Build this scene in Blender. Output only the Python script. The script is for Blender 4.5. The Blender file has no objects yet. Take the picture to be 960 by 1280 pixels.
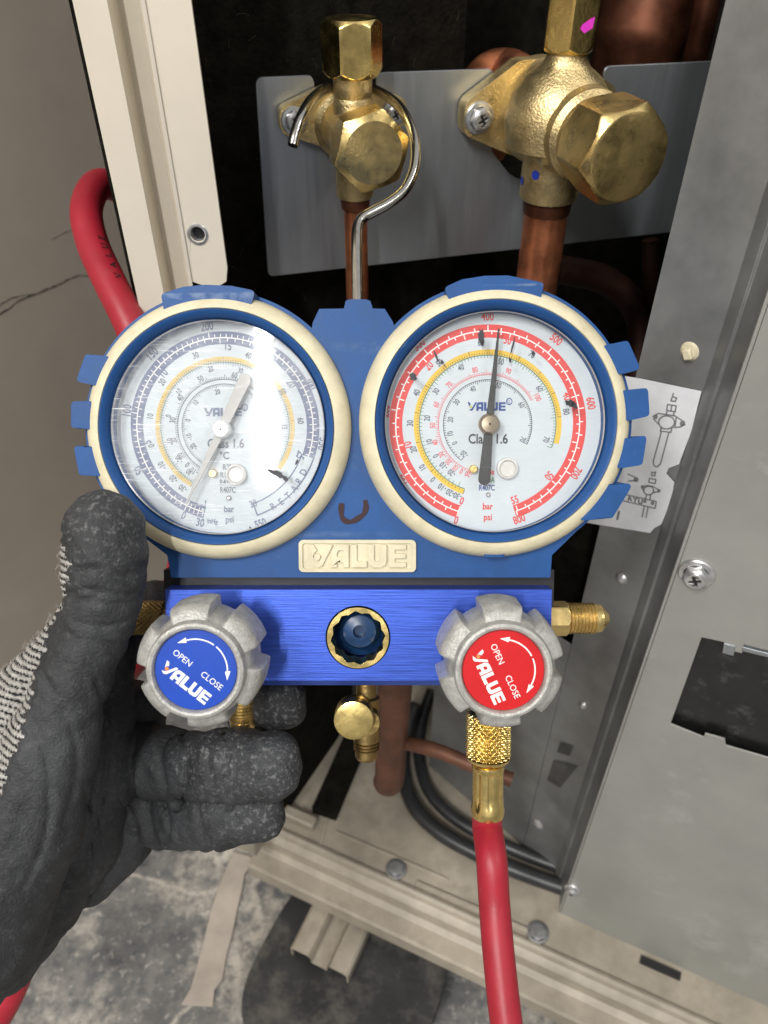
import bpy, bmesh, math, random
import numpy as np
from mathutils import Vector, Matrix
from mathutils.geometry import tessellate_polygon
R = math.radians
random.seed(7)
S = bpy.context.scene
COL = S.collection

# ------------------------------------------------------------------ camera
F = 961.0                     # focal length in photograph pixels (960 x 1280)
PITCH = R(40)                 # camera looks 40 degrees down
CAMH = 0.57                   # camera height above the floor
D0 = 0.235                    # distance of the gauge fronts
cd = bpy.data.cameras.new('camera')
cam = bpy.data.objects.new('camera', cd); COL.objects.link(cam)
cam.location = (0, 0, CAMH); cam.rotation_euler = (R(90) - PITCH, 0, 0)
cd.sensor_fit = 'VERTICAL'; cd.sensor_height = 36; cd.sensor_width = 27
cd.lens = F / 1280 * 36
cd.clip_start = 0.01; cd.clip_end = 50
cd.dof.use_dof = True; cd.dof.focus_distance = 0.243; cd.dof.aperture_fstop = cd.lens / 1.75
S.camera = cam
CAMM = Matrix.Translation((0, 0, CAMH)) @ Matrix.Rotation(R(90) - PITCH, 4, 'X')
TILT = R(5)
MAN = CAMM @ Matrix.Translation((0, 0, -D0)) @ Matrix.Rotation(TILT, 4, 'X')   # frame of the manifold
MANI = MAN.inverted()
CAML = MANI @ CAMM.translation

def ray(px, py):
    return (CAMM.to_3x3() @ Vector(((px - 480) / F, (640 - py) / F, -1)))
def at_d(px, py, d):          # point at depth d along the view axis
    return CAMM.translation + ray(px, py) * d
def at_z(px, py, z):
    r = ray(px, py); o = CAMM.translation
    return o + r * ((z - o.z) / r.z)
def at_pl(px, py, p0, n):
    r = ray(px, py); o = CAMM.translation
    return o + r * ((Vector(p0) - o).dot(n) / r.dot(n))
def L(px, py, z=0.0):         # point of the manifold's own frame, on its plane z
    r = MANI.to_3x3() @ ray(px, py)
    p = CAML + r * ((z - CAML.z) / r.z)
    return Vector((p.x, p.y, z))
def K(z=0.0):                 # metres per photograph pixel near plane z
    return (D0 - z) / F

# ------------------------------------------------------------------ world, lamps, exposure
w = bpy.data.worlds.new('World'); S.world = w; w.use_nodes = True
nt = w.node_tree; bg = nt.nodes['Background']
tc = nt.nodes.new('ShaderNodeTexCoord'); sx = nt.nodes.new('ShaderNodeSeparateXYZ'); mr = nt.nodes.new('ShaderNodeMapRange')
cr = nt.nodes.new('ShaderNodeValToRGB')
nt.links.new(tc.outputs['Generated'], sx.inputs[0]); nt.links.new(sx.outputs['Z'], mr.inputs[0])
mr.inputs[1].default_value = -1; mr.inputs[2].default_value = 1
nt.links.new(mr.outputs[0], cr.inputs[0]); nt.links.new(cr.outputs[0], bg.inputs[0])
cr.color_ramp.elements[0].position = 0.3; cr.color_ramp.elements[0].color = (.24, .235, .225, 1)
cr.color_ramp.elements[1].position = 0.75; cr.color_ramp.elements[1].color = (1, 1, 1, 1)
bg.inputs[1].default_value = 0.48

def area(name, loc, target, sx_, sy_, power, up=None, col=(1, 1, 1)):
    ld = bpy.data.lights.new(name, 'AREA'); ld.shape = 'RECTANGLE'; ld.size = sx_; ld.size_y = sy_
    ld.energy = power; ld.color = col
    o = bpy.data.objects.new(name, ld); COL.objects.link(o)
    z = (Vector(loc) - Vector(target)).normalized(); y = Vector(up or (0, 0, 1))
    x = y.cross(z).normalized(); y = z.cross(x)
    m = Matrix((x, y, z)).transposed().to_4x4(); m.translation = loc
    o.matrix_world = m
    return o
# ceiling tube whose reflection makes the streak in the left gauge glass
hit = MAN @ L(331, 492, -.0025)
nrm = MAN.to_3x3() @ Vector((0, 0, 1))
rd = ray(331, 492).normalized(); rf = rd - 2 * rd.dot(nrm) * nrm
lp = hit + rf * 1.75
area('long_area_light', lp, hit, .020, .46, 14.5, up=CAMM.to_3x3() @ Vector((0, 1, 0)), col=(1, .985, .96))
area('long_area_light', (1.5, -.3, 2.2), (0.1, .25, .3), .12, 1.2, 14, up=(0, 1, 0), col=(1, .96, .9))  # added for highlights on the metal parts, no known fixture
area('added_fill', (-.9, -.9, 2.1), (.1, .25, .35), .5, .5, 33, up=(0, 1, 0), col=(1, .985, .96))  # fill light added to brighten the partition and its paper label
vs = S.view_settings
S.display_settings.display_device = 'sRGB'
vs.view_transform = 'Standard'; vs.look = 'None'; vs.exposure = 0.05; vs.gamma = 1; vs.use_curve_mapping = False
S.cycles.max_bounces = 8; S.cycles.transparent_max_bounces = 12
S.cycles.use_denoising = True

# ------------------------------------------------------------------ materials
def mat(name, col, rough=.5, metal=0.0, var=.12, vs_=60, bump=0.0, bs=400, spec=.5, rvar=0.0, dark=None, stretch=(1, 1, 1), coat=0.0, dirt=None, dirt_amt=0.0, ds=60, dlo=.5):
    m = bpy.data.materials.new(name); m.use_nodes = True
    n = m.node_tree.nodes; l = m.node_tree.links; b = n['Principled BSDF']
    b.inputs['Roughness'].default_value = rough; b.inputs['Metallic'].default_value = metal
    b.inputs['Specular IOR Level'].default_value = spec; b.inputs['Coat Weight'].default_value = coat
    b.inputs['Base Color'].default_value = (*col, 1)
    t = n.new('ShaderNodeTexCoord'); mp = n.new('ShaderNodeMapping'); mp.inputs['Scale'].default_value = stretch
    l.new(t.outputs['Object'], mp.inputs[0])
    out = None
    if var > 0:
        nz = n.new('ShaderNodeTexNoise'); nz.inputs['Scale'].default_value = vs_; nz.inputs['Detail'].default_value = 6; nz.inputs['Roughness'].default_value = .65
        l.new(mp.outputs[0], nz.inputs['Vector'])
        r = n.new('ShaderNodeValToRGB')
        d = dark or tuple(c * (1 - 2.2 * var) for c in col)
        r.color_ramp.elements[0].position = .3; r.color_ramp.elements[0].color = (*d, 1)
        r.color_ramp.elements[1].position = .62; r.color_ramp.elements[1].color = (*[min(1, c * (1 + var * .6)) for c in col], 1)
        l.new(nz.outputs[0], r.inputs[0]); out = r.outputs[0]
        if rvar > 0:
            q = n.new('ShaderNodeMapRange'); q.inputs[3].default_value = rough - rvar; q.inputs[4].default_value = rough + rvar
            q.inputs[1].default_value = .3; q.inputs[2].default_value = .7
            l.new(nz.outputs[0], q.inputs[0]); l.new(q.outputs[0], b.inputs['Roughness'])
    if dirt:
        nz2 = n.new('ShaderNodeTexNoise'); nz2.inputs['Scale'].default_value = ds; nz2.inputs['Detail'].default_value = 8; nz2.inputs['Roughness'].default_value = .7
        l.new(t.outputs['Object'], nz2.inputs['Vector'])
        q = n.new('ShaderNodeMapRange'); q.inputs[1].default_value = dlo; q.inputs[2].default_value = dlo + .16; q.inputs[4].default_value = dirt_amt
        l.new(nz2.outputs[0], q.inputs[0])
        mx = n.new('ShaderNodeMix'); mx.data_type = 'RGBA'
        l.new(q.outputs[0], mx.inputs[0]); mx.inputs[7].default_value = (*dirt, 1)
        if out: l.new(out, mx.inputs[6])
        else: mx.inputs[6].default_value = (*col, 1)
        out = mx.outputs[2]
    if out: l.new(out, b.inputs['Base Color'])
    if bump > 0:
        nb = n.new('ShaderNodeTexNoise'); nb.inputs['Scale'].default_value = bs; nb.inputs['Detail'].default_value = 4
        l.new(mp.outputs[0], nb.inputs['Vector'])
        bp = n.new('ShaderNodeBump'); bp.inputs['Strength'].default_value = bump; bp.inputs['Distance'].default_value = .001
        l.new(nb.outputs[0], bp.inputs['Height']); l.new(bp.outputs[0], b.inputs['Normal'])
    return m
def flat(name, col, rough=.6):
    return mat(name, col, rough, var=0)

M = {}
M['boot'] = mat('blue_rubber', (.011, .070, .235), .52, var=.10, vs_=45, bump=.06, bs=1500, spec=.32, rvar=.05, dirt=(.10, .17, .30), dirt_amt=.22, ds=260, dlo=.6)
def wear(m, col, lo=.53, hi=.60, amt=.6):
    n = m.node_tree.nodes; l = m.node_tree.links; b = n['Principled BSDF']; src = b.inputs['Base Color'].links[0].from_socket
    g = n.new('ShaderNodeNewGeometry'); q = n.new('ShaderNodeMapRange'); q.inputs[1].default_value = lo; q.inputs[2].default_value = hi; q.inputs[4].default_value = amt
    l.new(g.outputs['Pointiness'], q.inputs[0])
    t = n.new('ShaderNodeTexCoord'); nz = n.new('ShaderNodeTexNoise'); nz.inputs['Scale'].default_value = 220; nz.inputs['Detail'].default_value = 5
    l.new(t.outputs['Object'], nz.inputs['Vector']); q2 = n.new('ShaderNodeMapRange'); q2.inputs[1].default_value = .42; q2.inputs[2].default_value = .62; l.new(nz.outputs[0], q2.inputs[0])
    mu = n.new('ShaderNodeMath'); mu.operation = 'MULTIPLY'; l.new(q.outputs[0], mu.inputs[0]); l.new(q2.outputs[0], mu.inputs[1])
    mx = n.new('ShaderNodeMix'); mx.data_type = 'RGBA'; mx.inputs[7].default_value = (*col, 1); l.new(mu.outputs[0], mx.inputs[0]); l.new(src, mx.inputs[6]); l.new(mx.outputs[2], b.inputs['Base Color'])
wear(M['boot'], (.20, .27, .38), .60, .72, .5)
M['cream'] = mat('cream_rubber', (.66, .60, .42), .5, var=.09, vs_=70, bump=.1, bs=700, dirt=(.45, .38, .22), dirt_amt=.45, ds=120, dlo=.56)
M['block'] = mat('blue_anodised', (.052, .115, .56), .40, metal=.6, var=.16, vs_=70, bump=.12, bs=70, stretch=(1, 45, 45), rvar=.06)
M['brass'] = mat('brass', (.80, .60, .25), .32, metal=.95, var=.12, vs_=120, bump=.10, bs=700, rvar=.1, dirt=(.33, .22, .09), dirt_amt=.5, ds=140, dlo=.57)
M['brass_cast'] = mat('cast_brass', (.70, .55, .28), .42, metal=.95, var=.12, vs_=110, bump=.35, bs=1100, rvar=.08, dirt=(.26, .18, .08), dirt_amt=.5, ds=130, dlo=.55)
M['brass_bright'] = mat('bright_brass', (.90, .68, .26), .24, metal=1, var=.12, vs_=150, bump=.06, bs=500, rvar=.08)
M['brass_dull'] = mat('dull_brass', (.36, .25, .10), .42, metal=1, var=.2, vs_=150, bump=.15, bs=700)
M['knob'] = mat('knob_grey', (.40, .395, .37), .42, metal=.25, var=.16, vs_=260, bump=.3, bs=1500, dirt=(.72, .71, .68), dirt_amt=.5, ds=900, dlo=.6)
M['blue_label'] = mat('blue_label', (.006, .055, .40), .3, var=.06, vs_=60, dirt=(.10, .25, .55), dirt_amt=.4, ds=130, dlo=.66)
M['red_label'] = mat('red_label', (.55, .010, .014), .3, var=.06, vs_=60)
M['white'] = flat('white_print', (.82, .82, .80))
M['orange'] = flat('orange_print', (.65, .22, .05))
M['dial'] = mat('dial_white', (.55, .61, .645), .5, var=.04, vs_=40)
M['case'] = mat('case_wall', (.55, .54, .55), .28, metal=.7, var=.1)
M['p_navy'] = flat('navy_print', (.14, .17, .27)); M['p_red'] = flat('red_print', (.66, .06, .055)); M['p_yellow'] = flat('yellow_print', (.72, .47, .05))
M['p_sand'] = flat('sand_print', (.66, .47, .13)); M['p_black'] = flat('black_print', (.045, .05, .06)); M['p_green'] = flat('green_print', (.10, .22, .13))
M['p_pink'] = flat('pink_print', (.68, .15, .17)); M['p_blue'] = flat('blue_print', (.03, .07, .25)); M['p_grey'] = flat('grey_print', (.13, .15, .19))
M['p_lime'] = flat('lime_print', (.42, .50, .08))
M['needle_silver'] = mat('needle_silver', (.36, .355, .34), .5, metal=.2, var=.08)
M['needle_dark'] = mat('needle_dark', (.022, .026, .025), .45, var=.1)
M['hub_bronze'] = mat('hub_bronze', (.34, .28, .2), .3, metal=.8, var=.1)
M['hub_white'] = mat('hub_white', (.82, .82, .82), .3, var=.04)
M['plug'] = mat('plug_plastic', (.62, .61, .58), .3, var=.06)
M['ink'] = flat('marker_ink', (.022, .022, .03), .5)
M['ink_brown'] = flat('brown_ink', (.03, .009, .012), .7)
M['steel'] = mat('hook_steel', (.62, .60, .56), .22, metal=1, var=.08, vs_=200, dirt=(.3, .24, .16), dirt_amt=.5, ds=220, dlo=.58)
M['zinc'] = mat('zinc', (.66, .66, .66), .34, metal=.85, var=.15, vs_=300, bump=.1)
M['black'] = mat('black_plastic', (.012, .012, .013), .5, var=.1)
M['dome'] = mat('sight_dome', (.010, .045, .13), .32, var=.2, vs_=200)
M['galv'] = mat('galvanised', (.37, .395, .42), .40, metal=.8, var=.03, vs_=30, bump=.03, bs=120, stretch=(14, 14, 1), rvar=.04)
M['galv_dark'] = mat('galvanised_partition', (.26, .265, .26), .42, metal=.45, var=.16, vs_=26, bump=.06, bs=200, rvar=.07)
M['panel'] = mat('painted_panel', (.315, .315, .29), .40, metal=.15, var=.07, vs_=14, bump=.03, bs=300, rvar=.08, dirt=(.50, .50, .48), dirt_amt=.55, ds=20, dlo=.57)
M['post'] = mat('painted_post', (.66, .60, .50), .4, var=.04, vs_=14, bump=.02, bs=500)
M['base'] = mat('painted_base', (.38, .335, .265), .5, var=.18, vs_=22, bump=.05, bs=300, dirt=(.24, .21, .16), dirt_amt=.6, ds=40, dlo=.52)
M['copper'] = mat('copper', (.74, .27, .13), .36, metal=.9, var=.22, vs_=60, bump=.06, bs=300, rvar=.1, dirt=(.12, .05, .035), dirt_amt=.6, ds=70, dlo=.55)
M['copper_dark'] = mat('dark_copper', (.15, .055, .03), .45, metal=.8, var=.3, vs_=40, rvar=.1)  # copper darkened to carry the shade inside the unit
M['copper_shade'] = mat('shaded_copper', (.17, .075, .045), .55, metal=.4, var=.25, vs_=50, rvar=.08)  # shade low in the cabinet mixed into the copper colour
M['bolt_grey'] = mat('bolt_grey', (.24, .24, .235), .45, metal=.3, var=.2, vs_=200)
M['copper_deep_shade'] = mat('deep_shade_copper', (.05, .02, .013), .5, metal=.6, var=.3, vs_=40)  # near-black copper, deep shade behind the bracket put into the colour
M['lint'] = flat('lint', (.45, .43, .40), .9)
M['tube_black'] = mat('tube_black', (.030, .031, .033), .38, var=.2, vs_=60)
M['felt'] = mat('black_felt', (.011, .010, .007), .95, var=.3, vs_=120, bump=1, bs=500, spec=.1)
M['fibre'] = flat('loose_fibre', (.09, .075, .045), .9)
M['rubber'] = mat('black_rubber', (.026, .026, .027), .55, var=.25, vs_=25, bump=.2, bs=300, dirt=(.16, .145, .12), dirt_amt=.6, ds=22, dlo=.47)
M['drum'] = mat('dark_jacket', (.05, .05, .05), .35, var=.3, vs_=26, dirt=(.16, .16, .15), dirt_amt=.5, ds=26, dlo=.52)
M['hose'] = mat('red_hose', (.35, .013, .028), .46, var=.08, vs_=50, bump=.05, bs=900, rvar=.05, dirt=(.3, .06, .06), dirt_amt=.35, ds=150, dlo=.58)
M['paper'] = mat('paper', (.76, .77, .79), .5, var=.06, vs_=60, bump=.25, bs=70, dirt=(.5, .48, .44), dirt_amt=.3, ds=110, dlo=.58)
M['pencil'] = flat('label_print', (.22, .22, .23))
M['wall'] = mat('wall_plaster', (.58, .50, .415), .6, var=.07, vs_=5, bump=.03, bs=100)
M['joint'] = mat('wall_joint', (.10, .085, .07), .8, var=.1)
M['strip'] = mat('pale_card', (.44, .385, .325), .75, var=.12, vs_=30, bump=.1, bs=200)
M['pink'] = flat('pink_paint', (.80, .05, .62), .5)
M['paint_blue'] = flat('blue_paint', (.01, .03, .30), .5)

def glove_mat():
    m = mat('glove_coating', (.036, .038, .041), .62, var=.24, vs_=45, bump=.5, bs=1300, spec=.35, dirt=(.17, .17, .17), dirt_amt=.55, ds=600, dlo=.52)
    n = m.node_tree.nodes; l = m.node_tree.links; b = n['Principled BSDF']
    # large soft wrinkles under the grain
    t = n.new('ShaderNodeTexCoord'); nz = n.new('ShaderNodeTexNoise'); nz.inputs['Scale'].default_value = 70; nz.inputs['Detail'].default_value = 3
    nz.inputs['Distortion'].default_value = .6
    l.new(t.outputs['Object'], nz.inputs['Vector'])
    bp = n.new('ShaderNodeBump'); bp.inputs['Strength'].default_value = .22; bp.inputs['Distance'].default_value = .003
    l.new(nz.outputs[0], bp.inputs['Height'])
    old = [k for k in n if k.type == 'BUMP' and k != bp][0]
    l.new(bp.outputs[0], old.inputs['Normal'])
    # dust rubbed into the finger pads
    at_ = n.new('ShaderNodeAttribute'); at_.attribute_name = 'dust'
    mixn = [k for k in n if k.type == 'MIX'][0]; src = mixn.inputs[0].links[0].from_socket
    ma = n.new('ShaderNodeMath'); ma.operation = 'MULTIPLY_ADD'; ma.inputs[1].default_value = 1.5; ma.inputs[2].default_value = .35; l.new(at_.outputs['Fac'], ma.inputs[0])
    mu = n.new('ShaderNodeMath'); mu.operation = 'MULTIPLY'; mu.use_clamp = True; l.new(ma.outputs[0], mu.inputs[0]); l.new(src, mu.inputs[1]); l.new(mu.outputs[0], mixn.inputs[0])
    return m
def knit_mat():
    m = bpy.data.materials.new('glove_knit'); m.use_nodes = True
    n = m.node_tree.nodes; l = m.node_tree.links; b = n['Principled BSDF']; b.inputs['Roughness'].default_value = .9
    b.inputs['Specular IOR Level'].default_value = .15
    t = n.new('ShaderNodeTexCoord'); mp = n.new('ShaderNodeMapping'); mp.inputs['Rotation'].default_value = (0, 0, R(12))
    l.new(t.outputs['Object'], mp.inputs[0])
    wv = n.new('ShaderNodeTexWave'); wv.bands_direction = 'Y'; wv.inputs['Scale'].default_value = 165; wv.inputs['Distortion'].default_value = 1.0
    wv.inputs['Detail'].default_value = 3; wv.inputs['Detail Scale'].default_value = 6
    l.new(mp.outputs[0], wv.inputs['Vector'])
    w2 = n.new('ShaderNodeTexWave'); w2.bands_direction = 'DIAGONAL'; w2.inputs['Scale'].default_value = 330; w2.inputs['Distortion'].default_value = 2.5; w2.inputs['Detail'].default_value = 2
    l.new(mp.outputs[0], w2.inputs['Vector'])
    nz = n.new('ShaderNodeTexNoise'); nz.inputs['Scale'].default_value = 1100; nz.inputs['Detail'].default_value = 4
    l.new(t.outputs['Object'], nz.inputs['Vector'])
    m0 = n.new('ShaderNodeMath'); m0.operation = 'MULTIPLY_ADD'; m0.inputs[1].default_value = .30; l.new(w2.outputs['Fac'], m0.inputs[0]); l.new(wv.outputs['Fac'], m0.inputs[2])
    mm = n.new('ShaderNodeMath'); mm.operation = 'MULTIPLY_ADD'; mm.inputs[1].default_value = 1.0; l.new(nz.outputs[0], mm.inputs[0]); l.new(m0.outputs[0], mm.inputs[2])
    r = n.new('ShaderNodeValToRGB'); r.color_ramp.elements[0].position = .78; r.color_ramp.elements[0].color = (.03, .029, .028, 1)
    r.color_ramp.elements[1].position = 1.0; r.color_ramp.elements[1].color = (.48, .46, .43, 1)
    l.new(mm.outputs[0], r.inputs[0]); l.new(r.outputs[0], b.inputs['Base Color'])
    bp = n.new('ShaderNodeBump'); bp.inputs['Strength'].default_value = .9; bp.inputs['Distance'].default_value = .0012
    l.new(mm.outputs[0], bp.inputs['Height']); l.new(bp.outputs[0], b.inputs['Normal'])
    return m
M['glove'] = glove_mat(); M['knit'] = knit_mat()

def floor_mat():
    m = mat('floor_stone', (.21, .20, .185), .35, var=.30, vs_=20, dark=(.05, .054, .06), bump=.05, bs=150, rvar=.12, dirt=(.62, .57, .49), dirt_amt=1.0, ds=13, dlo=.50)
    n = m.node_tree.nodes; l = m.node_tree.links; b = n['Principled BSDF']
    base = b.inputs['Base Color'].links[0].from_socket
    t = n.new('ShaderNodeTexCoord')
    nz = n.new('ShaderNodeTexNoise'); nz.inputs['Scale'].default_value = 6; nz.inputs['Detail'].default_value = 5
    ad = n.new('ShaderNodeMix'); ad.data_type = 'RGBA'; ad.blend_type = 'LINEAR_LIGHT'; ad.inputs[0].default_value = .12
    l.new(t.outputs['Object'], nz.inputs['Vector']); l.new(t.outputs['Object'], ad.inputs[6]); l.new(nz.outputs['Color'], ad.inputs[7])
    vo = n.new('ShaderNodeTexVoronoi'); vo.feature = 'DISTANCE_TO_EDGE'; vo.inputs['Scale'].default_value = 7
    l.new(ad.outputs[2], vo.inputs['Vector'])
    q = n.new('ShaderNodeMapRange'); q.inputs[1].default_value = 0; q.inputs[2].default_value = .035; q.inputs[3].default_value = .8; q.inputs[4].default_value = 0
    l.new(vo.outputs['Distance'], q.inputs[0])
    mx = n.new('ShaderNodeMix'); mx.data_type = 'RGBA'; mx.inputs[7].default_value = (.55, .50, .43, 1)
    l.new(q.outputs[0], mx.inputs[0]); l.new(base, mx.inputs[6])
    # small speckles
    n3 = n.new('ShaderNodeTexNoise'); n3.inputs['Scale'].default_value = 120; n3.inputs['Detail'].default_value = 6; n3.inputs['Roughness'].default_value = .7
    l.new(t.outputs['Object'], n3.inputs['Vector'])
    q3 = n.new('ShaderNodeMapRange'); q3.inputs[1].default_value = .48; q3.inputs[2].default_value = .62; q3.inputs[4].default_value = .7
    l.new(n3.outputs[0], q3.inputs[0])
    m3 = n.new('ShaderNodeMix'); m3.data_type = 'RGBA'; m3.inputs[7].default_value = (.09, .095, .10, 1)
    l.new(q3.outputs[0], m3.inputs[0]); l.new(mx.outputs[2], m3.inputs[6])
    n4 = n.new('ShaderNodeTexNoise'); n4.inputs['Scale'].default_value = 190; n4.inputs['Detail'].default_value = 4
    l.new(t.outputs['Object'], n4.inputs['Vector'])
    q4 = n.new('ShaderNodeMapRange'); q4.inputs[1].default_value = .58; q4.inputs[2].default_value = .72; q4.inputs[4].default_value = .45; l.new(n4.outputs[0], q4.inputs[0])
    m4 = n.new('ShaderNodeMix'); m4.data_type = 'RGBA'; m4.inputs[7].default_value = (.60, .56, .50, 1)
    l.new(q4.outputs[0], m4.inputs[0]); l.new(m3.outputs[2], m4.inputs[6]); l.new(m4.outputs[2], b.inputs['Base Color'])
    return m
M['floor'] = floor_mat()

def glass_mat(name, haze, scratch):
    m = bpy.data.materials.new(name); m.use_nodes = True
    n = m.node_tree.nodes; l = m.node_tree.links; n.remove(n['Principled BSDF'])
    o = n['Material Output']
    tr = n.new('ShaderNodeBsdfTransparent'); gl = n.new('ShaderNodeBsdfGlossy'); gl.inputs['Roughness'].default_value = .042
    df = n.new('ShaderNodeBsdfDiffuse'); df.inputs['Color'].default_value = (.85, .87, .9, 1)
    g2 = n.new('ShaderNodeBsdfGlossy'); g2.inputs['Roughness'].default_value = .3
    t = n.new('ShaderNodeTexCoord')
    # scratches: thin stretched noise in two directions
    outs = []
    for a, sc in ((25, 1), (-50, 1.2), (80, .9)):
        mp = n.new('ShaderNodeMapping'); mp.inputs['Rotation'].default_value = (0, 0, R(a)); mp.inputs['Scale'].default_value = (60 * sc, 1500 * sc, 60)
        nz = n.new('ShaderNodeTexNoise'); nz.inputs['Scale'].default_value = 1; nz.inputs['Detail'].default_value = 2; nz.inputs['Distortion'].default_value = .3
        l.new(t.outputs['Object'], mp.inputs[0]); l.new(mp.outputs[0], nz.inputs['Vector'])
        q = n.new('ShaderNodeMapRange'); q.inputs[1].default_value = .64; q.inputs[2].default_value = .74; q.inputs[4].default_value = scratch
        l.new(nz.outputs[0], q.inputs[0]); outs.append(q.outputs[0])
    bl = n.new('ShaderNodeTexNoise'); bl.inputs['Scale'].default_value = 75; bl.inputs['Detail'].default_value = 7; bl.inputs['Roughness'].default_value = .7
    l.new(t.outputs['Object'], bl.inputs['Vector'])
    qb = n.new('ShaderNodeMapRange'); qb.inputs[1].default_value = .42; qb.inputs[2].default_value = .75; qb.inputs[3].default_value = haze * .4; qb.inputs[4].default_value = haze * 2
    l.new(bl.outputs[0], qb.inputs[0]); outs.append(qb.outputs[0])
    acc = outs[0]
    for s in outs[1:]:
        ad = n.new('ShaderNodeMath'); ad.operation = 'ADD'; ad.use_clamp = True; l.new(acc, ad.inputs[0]); l.new(s, ad.inputs[1]); acc = ad.outputs[0]
    hz = n.new('ShaderNodeMixShader'); hz.inputs[0].default_value = .012; l.new(df.outputs[0], hz.inputs[1]); l.new(g2.outputs[0], hz.inputs[2])
    m1 = n.new('ShaderNodeMixShader'); l.new(acc, m1.inputs[0]); l.new(tr.outputs[0], m1.inputs[1]); l.new(hz.outputs[0], m1.inputs[2])
    fr = n.new('ShaderNodeFresnel'); fr.inputs['IOR'].default_value = 1.5
    m2 = n.new('ShaderNodeMixShader'); l.new(fr.outputs[0], m2.inputs[0]); l.new(m1.outputs[0], m2.inputs[1]); l.new(gl.outputs[0], m2.inputs[2])
    l.new(m2.outputs[0], o.inputs['Surface'])
    return m
M['glass_l'] = glass_mat('scuffed_gauge_glass', .15, .34)
M['glass_r'] = glass_mat('clear_gauge_glass', .022, .08)

# ------------------------------------------------------------------ mesh helpers
class MB:
    def __init__(s): s.v = []; s.f = []; s.m = []; s.sh = []
    def add(s, vs_, fs, mi=0):
        o = len(s.v); s.v += [Vector(p) for p in vs_]; s.f += [tuple(i + o for i in f) for f in fs]; s.m += [mi] * len(fs)
        return s
    def grid(s, rows, closed=True, mi=0, cap0=False, cap1=False):
        n = len(rows[0]); vs_ = [p for r in rows for p in r]; fs = []
        for i in range(len(rows) - 1):
            for j in range(n if closed else n - 1):
                a, b = i * n + j, i * n + (j + 1) % n
                fs.append((a, b, b + n, a + n))
        if cap0: fs.append(tuple(range(n))[::-1])
        if cap1: fs.append(tuple((len(rows) - 1) * n + j for j in range(n)))
        return s.add(vs_, fs, mi)
    def lathe(s, prof, fr, seg=64, mi=0, cap0=False, cap1=False, rf=None):
        """prof: (radius, height) along +Z of frame fr; rf(theta, k) gives a factor or a radius."""
        rows = []
        for k, (r, h) in enumerate(prof):
            rows.append([fr @ Vector(((rf(2 * math.pi * j / seg, k, r) if rf else r) * math.cos(2 * math.pi * j / seg),
                                      (rf(2 * math.pi * j / seg, k, r) if rf else r) * math.sin(2 * math.pi * j / seg), h)) for j in range(seg)])
        return s.grid(rows, True, mi, cap0, cap1)
    def tube(s, pts, r, seg=20, mi=0, caps=True, rs=None):
        pts = [Vector(p) for p in pts]; n = len(pts); rows = []; u = None
        for i in range(n):
            t = (pts[min(i + 1, n - 1)] - pts[max(i - 1, 0)]).normalized()
            if u is None:
                u = t.orthogonal().normalized()
            u = (u - t * u.dot(t)).normalized(); v = t.cross(u)
            rr = rs[i] if rs else r
            rows.append([pts[i] + (u * math.cos(2 * math.pi * j / seg) + v * math.sin(2 * math.pi * j / seg)) * rr for j in range(seg)])
        return s.grid(rows, True, mi, caps, caps)
    def plate(s, loops, z0, z1, fr=None, mi=0, mside=None):
        fr = fr or Matrix(); loops = [[Vector((p[0], p[1], 0)) for p in lo] for lo in loops]
        tri = tessellate_polygon(loops); flatp = [p for lo in loops for p in lo]; n = len(flatp)
        # orient
        vs_ = [fr @ Vector((p.x, p.y, z1)) for p in flatp] + [fr @ Vector((p.x, p.y, z0)) for p in flatp]
        top = []
        for a, b, c in tri:
            q = (flatp[b] - flatp[a]).cross(flatp[c] - flatp[a]).z
            if abs(q) < 1e-16: continue
            top.append((a, b, c) if q > 0 else (a, c, b))
        s.add(vs_, top + [(a + n, c + n, b + n) for a, b, c in top], mi)
        fs = []; o = 0
        for k, lo in enumerate(loops):
            m = len(lo); ar = sum(lo[i].x * lo[(i + 1) % m].y - lo[(i + 1) % m].x * lo[i].y for i in range(m))
            for i in range(m):
                a, b = o + i, o + (i + 1) % m
                q = (a, a + n, b + n, b)
                fs.append(q if (ar > 0) == (k == 0) else q[::-1])
            o += m
        base = len(s.v) - 2 * n
        s.f += [tuple(i + base for i in f) for f in fs]; s.m += [mi if mside is None else mside] * len(fs)
        return s
    def sheet(s, loops, z, fr=None, mi=0):
        fr = fr or Matrix(); loops = [[Vector((p[0], p[1], 0)) for p in lo] for lo in loops]
        tri = tessellate_polygon(loops); fp = [p for lo in loops for p in lo]; top = []
        for a, b, c in tri:
            q = (fp[b] - fp[a]).cross(fp[c] - fp[a]).z
            if abs(q) < 1e-18: continue
            top.append((a, b, c) if q > 0 else (a, c, b))
        return s.add([fr @ Vector((p.x, p.y, z)) for p in fp], top, mi)
    def box(s, c, h, fr=None, mi=0):
        fr = fr or Matrix(); c = Vector(c)
        vs_ = [fr @ (c + Vector((x * h[0], y * h[1], z * h[2]))) for x in (-1, 1) for y in (-1, 1) for z in (-1, 1)]
        return s.add(vs_, [(0, 1, 3, 2), (4, 6, 7, 5), (0, 4, 5, 1), (2, 3, 7, 6), (0, 2, 6, 4), (1, 5, 7, 3)], mi)

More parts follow.
